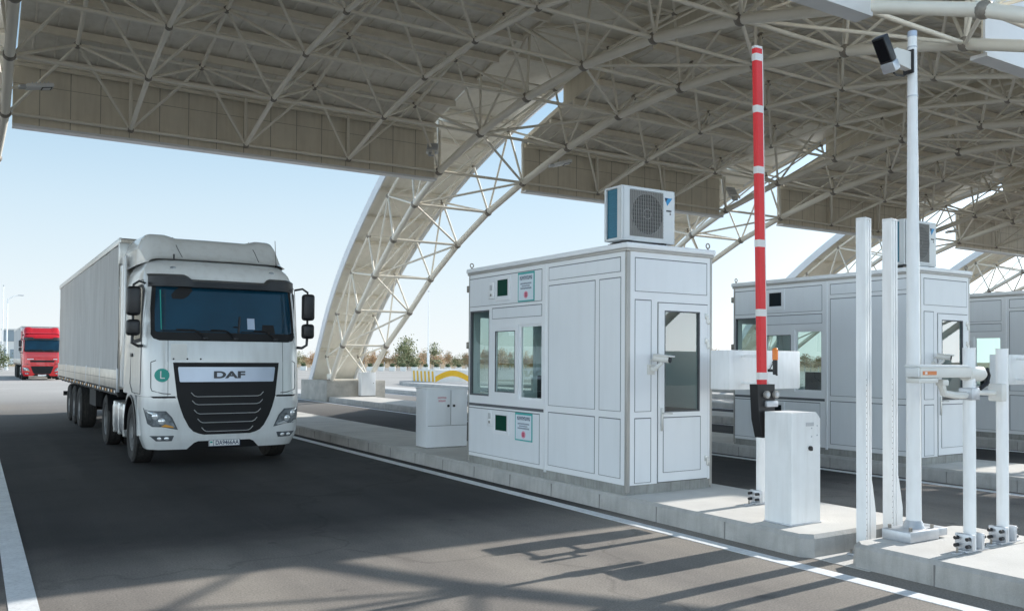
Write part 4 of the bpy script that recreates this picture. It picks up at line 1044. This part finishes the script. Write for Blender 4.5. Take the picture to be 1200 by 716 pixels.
    sb = MB(); fpatch(sb, wr, 'black_matte', .006, 40); sb = sb.build('windscreen_surround', t)
    ws = MB(); fpatch(ws, [(2.135, -1.06, 1.06), (2.16, -1.08, 1.08), (2.5, -1.075, 1.075), (2.86, -1.05, 1.05)], 'windscreen', .009, 40); ws = ws.build('windscreen', t)
    if main:
        dt = MB(); fpatch(dt, [(2.17, -1.00, -.985), (2.8, -1.00, -.985)], 'badge', .0105, 1); fpatch(dt, [(2.2, .32, .44), (2.38, .32, .44)], 'logo_bar', .0105, 2)
        dt.build('screen_sticker', ws)
        lp = MB(); fpatch(lp, [(2.20, .885, 1.03), (2.62, .885, 1.03)], 'stripe_white', .0105, 3); fpatch(lp, [(2.62, .95, 1.03), (2.78, .95, 1.03)], 'stripe_white', .0105, 3); lp.build('window_reflection', ws) if False else None
        dm = MB(); fpatch(dm, [(2.66, -.82, -.66), (2.72, -.84, -.58), (2.80, -.78, -.52), (2.86, -.70, -.55)], 'black_matte', .0105, 4); dm.build('dashboard_item', ws); dm = MB(); fpatch(dm, [(2.14, .55, .78), (2.28, .57, .76)], 'black_matte', .0105, 3); dm.build('dashboard_item', ws)
        ph = MB(); ph.path([(.17, fy(.17, 2.14)-.012, 2.14), (.20, fy(.2, 2.4)-.012, 2.40)], .016, 'black_plastic', 6); ph.path([(.09, fy(.09, 2.23)-.012, 2.23), (.19, fy(.19, 2.23)-.012, 2.23)], .012, 'black_plastic', 6); ph.build('phone_holder', ws)
    vz = MB()
    def vis(x): 
        a = abs(x); e = min(1, max(0, (a-(.52 if x < 0 else .62))/.10)); return 2.985+.075*e*e*(3-2*e)
    xs = [-1.16+2.32*i/44 for i in range(45)]
    bot = [(x, fy(x, 2.86)-.13+.05*(abs(x)/1.16)**4, 2.855) for x in xs]; tp = [(x, fy(x, vis(x))-.012, vis(x)) for x in xs]; md = [(x, fy(x, 2.92)-.125+.05*(abs(x)/1.16)**4, vis(x)-.045) for x in xs]; bk = [(x, fy(x, 2.86)-.002, 2.85) for x in xs]
    vz.grid([bk, bot, md, tp], 'black_plastic'); vz.build('sun_visor', t, ang=50)
    for x0, x1, pz in ((-.35, -.98, 2.06), (.12, -.46, 2.06), (.78, .22, 2.06)):
        wp = MB(); y0 = fy(x0, 2.05)-.03
        wp.path([(x0, y0+.01, 2.03), (x0-.06, y0, 2.10), (x0-.16, fy(x0-.16, 2.17)-.03, 2.17), (x1+.2, fy(x1+.2, 2.17)-.03, 2.175)], .012, 'black_plastic', 6); wp.path([(x0-.10, fy(x0-.1, 2.155)-.022, 2.155), (x1, fy(x1, 2.15)-.022, 2.155)], .009, 'black_plastic', 5); wp.cbox((x0-.04, y0-.01, 2.02), (x0+.04, y0+.03, 2.06), 'black_plastic', .01); wp.build('wiper', t)
    for x in (-.78, .80) if main else ():
        m_ = MB(); m_.sphere((x, fy(x, 3.17)-.004, 3.17), .05, 'lamp_glass', 12, 6, (1, .35, .45)); m_.build('roof_marker_lamp', t)
    if main:
        pt = MB(); fpatch(pt, [(1.70, -.86, -.62), (1.95, -.86, -.62)], 'stripe_white', .0015, 4); pt.build('bonnet_patch', cab)
        bz_ = MB()
        for x in (-.82, -.62, -.42): bz_.sphere((x, fy(x, 1.715)-.002, 1.715), .014, 'black_plastic', 8, 5)
        bz_.build('bonnet_fixing', cab)
    # doors and side windows -----------------------------------------------------------
    for s in (-1, 1):
        hwz = lambda z: lerp_tab(HWT, z)+.004
        def side_quad(mb, pts, mat, off=0.0): mb.add([(s*(hwz(z)+off), y, z) for y, z in pts], [list(range(len(pts)))], mat)
        d = MB(); side_quad(d, [(.47, 1.98), (.50, 2.82), (.62, 2.90), (1.38, 2.90), (1.40, 2.02), (1.1, 1.96)], 'black_matte'); d = d.build('side_window', t, smooth=False)
        d2 = MB(); side_quad(d2, [(.53, 2.04), (.56, 2.80), (.66, 2.85), (1.33, 2.85), (1.35, 2.08), (1.08, 2.02)], 'side_glass', .003); d2.build('pane', d, smooth=False)
        g2_ = MB()
        loop = [(.42, 1.16), (.42, 2.0), (.47, 2.9), (.6, 2.97), (1.44, 2.97), (1.46, 1.3), (1.2, 1.16), (.42, 1.16)]
        g2_.path([(s*hwz(z), y, z) for y, z in loop], .006, 'truck_seam', 5); g2_.build('door_gap', cab)
        h = MB(); h.cbox((s*1.245-.012, 1.25, 1.74), (s*1.245+.012, 1.42, 1.80), 'black_plastic', .008); h.build('door_handle', t)
        # step well, fender arch
        fe = MB(); cy0, cz0, R0_, R1_ = 1.30, .50, .60, .74
        prof_ = [(cy0-R0_*cos(a), cz0+R0_*sin(a)) for a in [pi*k/16 for k in range(17)]]; pro2 = [(cy0-R1_*cos(a)*(1.0), min(1.16, cz0+R1_*sin(a))) for a in [pi*k/16 for k in range(17)]]
        x0, x1 = s*.86, s*1.25
        fe.grid([[(x1, y, z) for y, z in prof_], [(x1, y, z) for y, z in pro2]], paint); fe.grid([[(x0, y, z) for y, z in prof_], [(x1, y, z) for y, z in prof_]], 'chassis'); fe.grid([[(x0, y, z) for y, z in pro2], [(x1, y, z) for y, z in pro2]], paint)
        fe.build('wheel_arch', t, ang=30)
        ex = MB(); ex.path([(s*1.255, y, z) for y, z in prof_], .022, 'black_plastic', 6); ex.build('arch_lip', t)
        st = MB(); st.box((s*1.10, .70, .36), (s*1.235, .74, 1.12), 'chassis'); st.build('step_well', t, smooth=False)
        # mirrors
        mr_ = MB(); mx = s*1.385
        mr_.cbox((mx-.10, .18, 2.38), (mx+.10, .36, 2.83), 'black_plastic', .05, 3); mr_.build('mirror', t)
        mr_ = MB(); mr_.cbox((mx-.10, .19, 2.07), (mx+.10, .36, 2.32), 'black_plastic', .05, 3); mr_.build('wide_angle_mirror', t)
        ma = MB(); ma.path([(s*1.20, .42, 2.90), (s*1.30, .32, 2.92), (mx, .30, 2.86), (mx, .30, 2.80)], .018, 'black_plastic', 6); ma.path([(s*1.22, .40, 1.92), (s*1.30, .32, 1.91), (mx-.01, .30, 1.96), (mx, .30, 2.10)], .024, 'black_plastic', 6); ma.tube((mx, .30, 2.3), (mx, .30, 2.42), .02, 'black_plastic', 8); ma.build('mirror_arm', t)
        # side fairing behind the cab
        sf = MB(); sf.cbox((s*1.225-.02, YB+.02, 1.2), (s*1.225+.02, YB+.46, 3.52), paint, .018); sf.build('side_fairing', t)
        ds = MB(); ds.cbox((s*1.05-.05, 2.0, .52), (s*1.05+.17, 2.05, 1.1), 'chassis', .01); ds.build('mud_flap', t)
    # roof deflector -----------------------------------------------------------------------
    def roof_h(x, y):
        a = abs(x)/1.15
        u = min(1, max(0, (y-.62)/.75)); base = 3.33+.43*(u*u*(3-2*u))
        lobe = .05*max(0, min(1, (a-.50)/.16))
        if y > 1.55: base += .03*(y-1.55)
        edge = max(0, (a-.80)/.20); base -= .26*edge**3.6*min(1, u+.15)
        return base+lobe*min(1, u*1.3)
    rd = MB(); ny, nx = 22, 40; rows_ = []
    for j in range(ny+1):
        y = .60+(2.62-.60)*j/ny; w_ = 1.10+.07*min(1, (y-.6)/.8); rows_.append([(w_*(2*i/nx-1), y+.10*(abs(2*i/nx-1))**2, roof_h(1.15*(2*i/nx-1), y)) for i in range(nx+1)])
    rd.grid(rows_, paint)
    for sd in (0, -1): rd.grid([[r[sd], (r[sd][0], r[sd][1], 3.28)] for r in rows_], paint)
    rd.grid([rows_[-1], [(x, y, 3.2) for x, y, z in rows_[-1]]], paint)
    rd.build('roof_deflector', t, ang=60)
    if main:
        rl = MB(); 
        for xa in (-.62, .66): rl.path([(xa*.97, .66, 3.37), (xa, 1.0, roof_h(xa, 1.0)+.004), (xa*1.0, 1.4, roof_h(xa, 1.4)+.004)], .006, 'truck_seam', 5)
        rl.build('deflector_seam', cab)
        an = MB(); an.tube((-.72, .72, 3.33), (-.72, .72, 3.42), .014, 'black_plastic', 8); an.build('aerial', t)
        an = MB(); an.tube((.98, .80, 3.30), (.98, .80, 3.36), .014, 'black_plastic', 8); an.tube((.98, .80, 3.36), (.975, .86, 3.78), .005, 'black_plastic', 6); an.build('aerial', t)
    # tractor chassis, tank, wheels ------------------------------------------------------------
    ch = MB()
    for s in (-1, 1): ch.box((s*.42-.05, .5, .72), (s*.42+.05, 6.0, .98), 'chassis')
    ch.box((-.9, .4, .55), (.9, 1.0, .9), 'chassis'); ch.box((-1.0, 1.9, .55), (1.0, 2.3, 1.1), 'chassis'); ch.box((-.6, 2.3, 1.0), (.6, 5.0, 1.12), 'chassis'); ch.tube((-.9, 1.3, .5), (.9, 1.3, .5), .07, 'chassis'); ch.tube((-.9, 4.7, .5), (.9, 4.7, .5), .09, 'chassis'); ch.build('chassis', t, smooth=False)
    for s in (-1, 1):
        tk = MB(); x0, x1 = sorted((s*.66, s*1.215)); tk.cbox((x0, 2.08, .34), (x1, 3.85, .92), 'tank', .12, 4); tk = tk.build('fuel_tank', t)
        for y in (2.35, 2.95, 3.55): q = MB(); q.cbox((x0-.008, y-.03, .332), (x1+.008, y+.03, .928), 'alu', .122, 4); q.build('tank_strap', tk)
        wheel(t, s*1.085, 1.30, s, .50, .31); wheel(t, s*1.085, 4.70, s, .50, .28, dual=True)
        fn = MB(); pr_ = [(4.70-.57*cos(a), .52+.57*sin(a)) for a in [pi*(k+2)/20 for k in range(17)]]; x0, x1 = s*.62, s*1.24
        fn.grid([[(x0, y, z) for y, z in pr_], [(x1, y, z) for y, z in pr_]], 'black_plastic'); fn.build('rear_fender', t)
    # trailer ------------------------------------------------------------------------------------
    ty0, ty1 = 2.92, 15.6
    bd_ = MB()
    for s in (-1, 1):
        rows_ = []
        for k in range(10):
            z = 1.50+(3.78-1.50)*k/9; rows_.append([(s*(1.235+.012*noise.noise(Vector((y*.9, z*1.3, s*3.)))+.006*sin(y*5.1)), y, z) for y in [ty0+.06+(ty1-ty0-.12)*i/80 for i in range(81)]])
        bd_.grid(rows_, 'tarp')
    bd_.grid([[(x, ty0+.06+(ty1-ty0-.12)*i/8, 3.90) for x in (-1.2, 0, 1.2)] for i in range(9)], 'tarp'); bd_.box((-1.2, ty1-.05, 1.2), (1.2, ty1-.01, 3.88), 'tarp'); bd_.build('trailer_tarpaulin', t, ang=60)
    fw = MB(); fw.cbox((-1.23, ty0, 1.15), (1.23, ty0+.06, 3.88), 'alu_board', .01); fw.build('trailer_front_wall', t)
    for s in (-1, 1):
        x0, x1 = sorted((s*1.205, s*1.255))
        rl = MB(); rl.cbox((x0, ty0, 3.78), (x1, ty1, 3.90), 'alu', .012); rl.build('roof_rail', t)
        db = MB(); db.cbox((x0+.005, ty0+.05, 1.16), (x1-.005, ty1-.03, 1.50), 'alu_board', .006)
        db.box((s*1.252, ty0+.05, 1.325), (s*1.2535, ty1-.03, 1.335), 'joint')
        db = db.build('drop_side', t)
        for k in range(6):
            y = ty0+.06+(ty1-ty0-.12)*k/5; q = MB(); q.cbox((x0, y-.05, 1.10), (x1+.004 if s > 0 else x1, y+.05, 1.53), 'galv', .006); q.build('side_pillar', t)
        lo_ = MB(); lo_.box((s*1.20-.04, ty0+.04, 1.04), (s*1.20+.04, ty1-.02, 1.155), 'chassis'); lo_.build('side_rail', t, smooth=False)
        tp_ = MB(); y = ty0+.3; k = 0
        while y < ty1-.3:
            tp_.box((s*1.242-.001, y, 1.075), (s*1.242+.001, y+.17, 1.125), 'reflect_amber' if k % 2 else 'reflect_white'); y += .42; k += 1
        tp_.build('reflector_strip', t, smooth=False)
    cc = MB()
    for s in (-1, 1): cc.cbox((s*1.10-.17, ty0-.14, 3.40), (s*1.10+.17, ty0+.0, 3.80), 'alu', .02); cc.cbox((s*1.10-.12, ty0-.10, 3.28), (s*1.10+.12, ty0, 3.40), 'galv', .02)
    cc.build('front_corner_box', t)
    tc = MB()
    for s in (-1, 1): tc.box((s*.5-.06, 3.4, .86), (s*.5+.06, ty1-.1, 1.08), 'chassis')
    for k in range(14): tc.box((-1.18, ty0+.4+k*.9, 1.0), (1.18, ty0+.5+k*.9, 1.09), 'chassis')
    tc.box((-1.19, ty0+.1, 1.085), (1.19, ty1-.05, 1.15), 'chassis'); tc.box((-1.1, ty1-.15, .55), (1.1, ty1-.05, .68), 'chassis'); tc.box((-1.1, 7.4, .62), (1.1, 8.6, 1.0), 'chassis')
    for y in (9.55, 10.86, 12.17): tc.tube((-.9, y, .5), (.9, y, .5), .08, 'chassis')
    tc.build('trailer_chassis', t, smooth=False)
    for s in (-1, 1):
        for y in (9.55, 10.86, 12.17): wheel(t, s*1.06, y, s, .50, .36)
        lg = MB(); lg.box((s*.9-.06, 6.4, .25), (s*.9+.06, 6.52, 1.0), 'chassis'); lg.cbox((s*.9-.12, 6.3, .22), (s*.9+.12, 6.62, .26), 'galv', .01); lg.build('landing_leg', t)
    return t
make_lorry('white lorry with a grey tarpaulin trailer driving up the left lane', (3.48, 14.12, 0), 'truck_white')
make_lorry('red lorry far behind the white lorry at the left edge', (4.25, 70.0, 0), 'truck_red', main=False)

# ------------------------------------------------------------------ floodlights hung in the canopy
def floodlight(label, loc, rz, tilt, arm):
    t = thing('floodlight', label, 'lamp', loc, rz, group='floodlights under the canopy')
    mt = Matrix.Rotation(radians(tilt), 4, 'X')
    b = MB(); b.cbox((-.17, -.30, -.04), (.17, .26, .05), 'steel_white', .03, 3, mt); b.cbox((-.10, .22, -.03), (.10, .40, .04), 'galv', .015, 2, mt)
    for k in range(5): b.box((-.15, -.2+k*.08, .05), (.15, -.19+k*.08, .075), 'galv', mt)
    b.build('housing', t)
    l = MB(); l.box((-.13, -.26, -.05), (.13, -.05, -.041), 'black_plastic', mt); l.box((-.10, -.235, -.053), (.10, -.075, -.05), 'led', mt); l.build('lens', t, smooth=False)
    a = MB(); a.path([mt @ Vector((0, .36, 0)), Vector(arm)*.5+Vector((0, .15, 0)), Vector(arm)], .028, 'tube_paint', 8); a.build('arm', t)
    return t
floodlight('floodlight on an arm at the top left corner, beside the left edge arch', (1.15, 21.9, 7.75), radians(95), -12, (-.2, .95, -.35))
floodlight('floodlight hanging where the nearest arch meets the roof edge', (11.05, 22.05, 7.72), radians(150), -40, (-.1, .7, -.35))
floodlight('small floodlight on the right chord of the nearest arch, left of the air conditioner', (14.75, 20.9, 7.55), radians(70), -15, (-.1, .4, .2))
floodlight('floodlight right of the nearest air conditioner, at the next arch', (23.0, 22.0, 7.75), radians(160), -50, (.0, .6, -.3))
floodlight('floodlight far right, above the second air conditioner', (36.6, 22.0, 7.5), radians(95), -10, (-.3, 1.0, -.2))

# ------------------------------------------------------------------ background
# striped island nose far beyond the canopy
t = thing('crash_barrier_block', 'concrete island nose painted with yellow and white stripes, beyond the arch leg', 'crash barrier', (25.4, 50.0, 0))
b = MB(); b.prism([(0, 0), (0, 1.0), (.15, 1.06), (3.5, .95), (3.5, 0)], 'x', 0, 2.5, 'stripe_white'); b.build('block', t, smooth=False)
st = MB()
for k in range(6):
    y = .15+k*.56; st.add([(-.004, y, .1), (-.004, y+.27, .1), (-.004, y+.38, .92), (-.004, y+.11, .92)], [(0,1,2,3)], 'yellow')
arc = [(2.5*k/12, .38+.40*sin(pi*k/12)) for k in range(13)]
for (xa, za), (xb, zb) in zip(arc, arc[1:]): st.add([(xa, -.004, za-.18), (xb, -.004, zb-.18), (xb, -.004, zb+.20), (xa, -.004, za+.20)], [(0,1,2,3)], 'yellow')
st.build('yellow_stripes', t, smooth=False)
struct(MB().cbox((24.6, 44.0, 0), (29.5, 53.8, .22), 'kerb', .03).build('traffic_island'))

def leaf_tree(seed, h, crown_r, leaf, bark, n=420, trunk_h=.35, shape=1.0):
    rnd = random.Random(seed)
    tr = MB()
    pts = [Vector((0,0,0)), Vector((rnd.uniform(-.08,.08), rnd.uniform(-.08,.08), h*trunk_h)), Vector((rnd.uniform(-.2,.2), rnd.uniform(-.2,.2), h*.85))]
    tr.tube(pts[0], pts[1], .10*h/4, bark if bark == 'bark' else bark, 8, .075*h/4); tr.tube(pts[1], pts[2], .07*h/4, 'bark', 7, .02)
    limbs = []
    for k in range(9):
        a = rnd.uniform(0, 2*pi); zz = h*rnd.uniform(trunk_h*.8, .8); l = crown_r*rnd.uniform(.5, 1)
        e = Vector((cos(a)*l, sin(a)*l, zz+h*rnd.uniform(.05, .22))); tr.tube((0,0,zz), e, .03*h/4, 'bark', 5, .01); limbs.append(e)
    lf = MB()
    cl = [l_*.8 for l_ in limbs]+[Vector((0, 0, h*.9)), Vector((0,0,h*.7))]
    for k in range(n):
        c = rnd.choice(cl); r = crown_r*.34
        p = c+Vector((rnd.gauss(0, r), rnd.gauss(0, r), rnd.gauss(0, r*.8*shape)))
        if p.z < h*trunk_h*.7: p.z = h*trunk_h*.7+rnd.random()*.3
        s = rnd.uniform(.06, .13)*h/4
        a = Vector((rnd.uniform(-1,1), rnd.uniform(-1,1), rnd.uniform(-1,1))).normalized(); b_ = a.orthogonal().normalized()*s; a = a*s
        mat = leaf if rnd.random() < .75 else {'leaf_orange': 'leaf_rust', 'leaf_rust': 'leaf_olive', 'leaf_olive': 'leaf_green', 'leaf_green': 'leaf_olive'}[leaf]
        lf.add([p-a, p+b_, p+a, p-b_], [(0,1,2,3)], mat)
    return tr, lf
def make_tree(label, loc, *args, group='roadside trees beyond the yard'):
    t = thing('tree', label, 'tree', loc, random.uniform(0, 6.2), group)
    tr, lf = leaf_tree(*args); tr.build('trunk', t); lf.build('crown', t, smooth=False); return t
protos = [make_tree('young autumn tree in the line along the horizon', (0,0,0), s, h, r, l, 'lime_bark', 900) for s, h, r, l in ((1, 3.6, .95, 'leaf_orange'), (2, 3.3, 1.0, 'leaf_rust'), (3, 3.9, 1.0, 'leaf_orange'), (4, 3.2, 1.05, 'leaf_olive'), (5, 3.7, .9, 'leaf_rust'))]
used = set(); rt = random.Random(11); k = 0
for uu in range(350, 1010, 6):
    if uu > 560 and not (560 < uu < 1000): continue
    d = 138+rt.uniform(-9, 16); r_ = (uu+rt.uniform(-4, 4)-600)/f*d
    x, y = r_*Rv.x+d*Fv.x, r_*Rv.y+d*Fv.y
    pi_ = rt.randrange(5); o = protos[pi_]
    if pi_ in used: o = copy_tree(o)
    used.add(pi_); o.location = (x, y, 0); o.rotation_euler = (0, 0, rt.uniform(0, 6.2)); s_ = rt.uniform(.62, .95); o.scale = (s_, s_, s_*rt.uniform(.85, 1.1))
    o['label'] = 'young autumn tree in the line along the horizon'
def at(uu, d): r_ = (uu-600)/f*d; return (r_*Rv.x+d*Fv.x, r_*Rv.y+d*Fv.y, 0)
make_tree('tallest green tree in the horizon line, right of the nearest arch leg', at(477, 131), 21, 4.7, 1.6, 'leaf_olive', 'bark', 1900, .15)
make_tree('green tree in the horizon line just right of the thin lamp post', at(509, 134), 22, 4.2, 1.0, 'leaf_olive', 'bark', 1000, .2)
make_tree('green bush at the foot of the lamp post on the left edge', at(0, 88), 23, 2.6, .9, 'leaf_green', 'bark', 1200, .08)

def planter(i):
    t = thing('planter', 'white concrete planter with a dark shrub, in the row before the trees', 'planter', (0,0,0), 0, 'white planters in front of the tree line')
    b = MB(); b.prism([(-.62, 0), (.62, 0), (.70, .85), (-.70, .85)], 'y', -.35, .35, 'stripe_white'); b.build('tub', t, smooth=False)
    l = MB(); rnd = random.Random(5)
    for k in range(160):
        p = Vector((rnd.gauss(0, .22), rnd.gauss(0, .2), .95+rnd.uniform(-.1, .5))); s = .12; a = Vector((rnd.uniform(-1,1), rnd.uniform(-1,1), rnd.uniform(-1,1))).normalized(); b_ = a.orthogonal().normalized()*s; a *= s
        l.add([p-a, p+b_, p+a, p-b_], [(0,1,2,3)], 'leaf_green')
    l.build('shrub', t, smooth=False); return t
pl0 = planter(0)
for i, uu in enumerate(list(range(356, 562, 13))+list(range(838, 862, 13))):
    o = pl0 if i == 0 else copy_tree(pl0); o.location = at(uu, 118); o.rotation_euler = (0, 0, -yaw); o.scale = (.62, .62, .68)

def lamp_post(label, loc, H, armx, double=False, base=1.6):
    t = thing('street_lamp', label, 'street lamp', loc, 0, 'tall lamp posts along the road')
    b = MB(); b.tube((0,0,0), (0,0,base), .20, 'steel_white', 12, .19); b.tube((0,0,base), (0,0,H), .10, 'steel_white', 10, .06); b.build('mast', t)
    if armx:
        a = MB(); a.path([(0,0,H-.05), (armx*.5, 0, H+.35), (armx, 0, H+.5)], .05, 'steel_white', 6); a.build('arm', t)
        h = MB(); h.cbox((armx-.1, -.12, H+.45), (armx+.55, .12, H+.55), 'galv', .05); h.build('lamp_head', t)
    else:
        h = MB(); h.cbox((-.12, -.12, H), (.12, .12, H+.15), 'galv', .03); h.build('lamp_head', t)
    return t
lamp_post('thin lamp post between the nearest arch leg and the booth', at(502, 128), 11.6, 0, base=2.6)
lamp_post('street lamp with an arm, left of the red lorry', at(8, 105), 8.6, 1.2)
lamp_post('thin plain lamp post at the far left edge', at(3, 140), 13, 0)

t = thing('building', 'low white building with a grey upper storey, left of the red lorry', 'building', at(14, 175), -yaw)
b = MB(); b.box((-2.6, 0, 0), (3.4, 14, 4.6), 'building_white'); b.box((-2.0, 14, 0), (2.6, 22, 3.2), 'building_white'); b.build('wall', t, smooth=False)
b = MB(); b.box((-2.0, -.1, 4.6), (3.3, 14, 6.9), 'building_grey'); b.build('upper_storey', t, smooth=False)
for k in range(3): q = MB(); q.box((-2.0+k*1.7, -.04, 1.2), (-1.1+k*1.7, 0.0, 3.0), 'building_grey'); q.build('window', t, smooth=False)
b = MB(); b.box((-2.2, -.25, 6.9), (3.5, 14.2, 7.15), 'building_white'); b.build('roof', t, smooth=False)
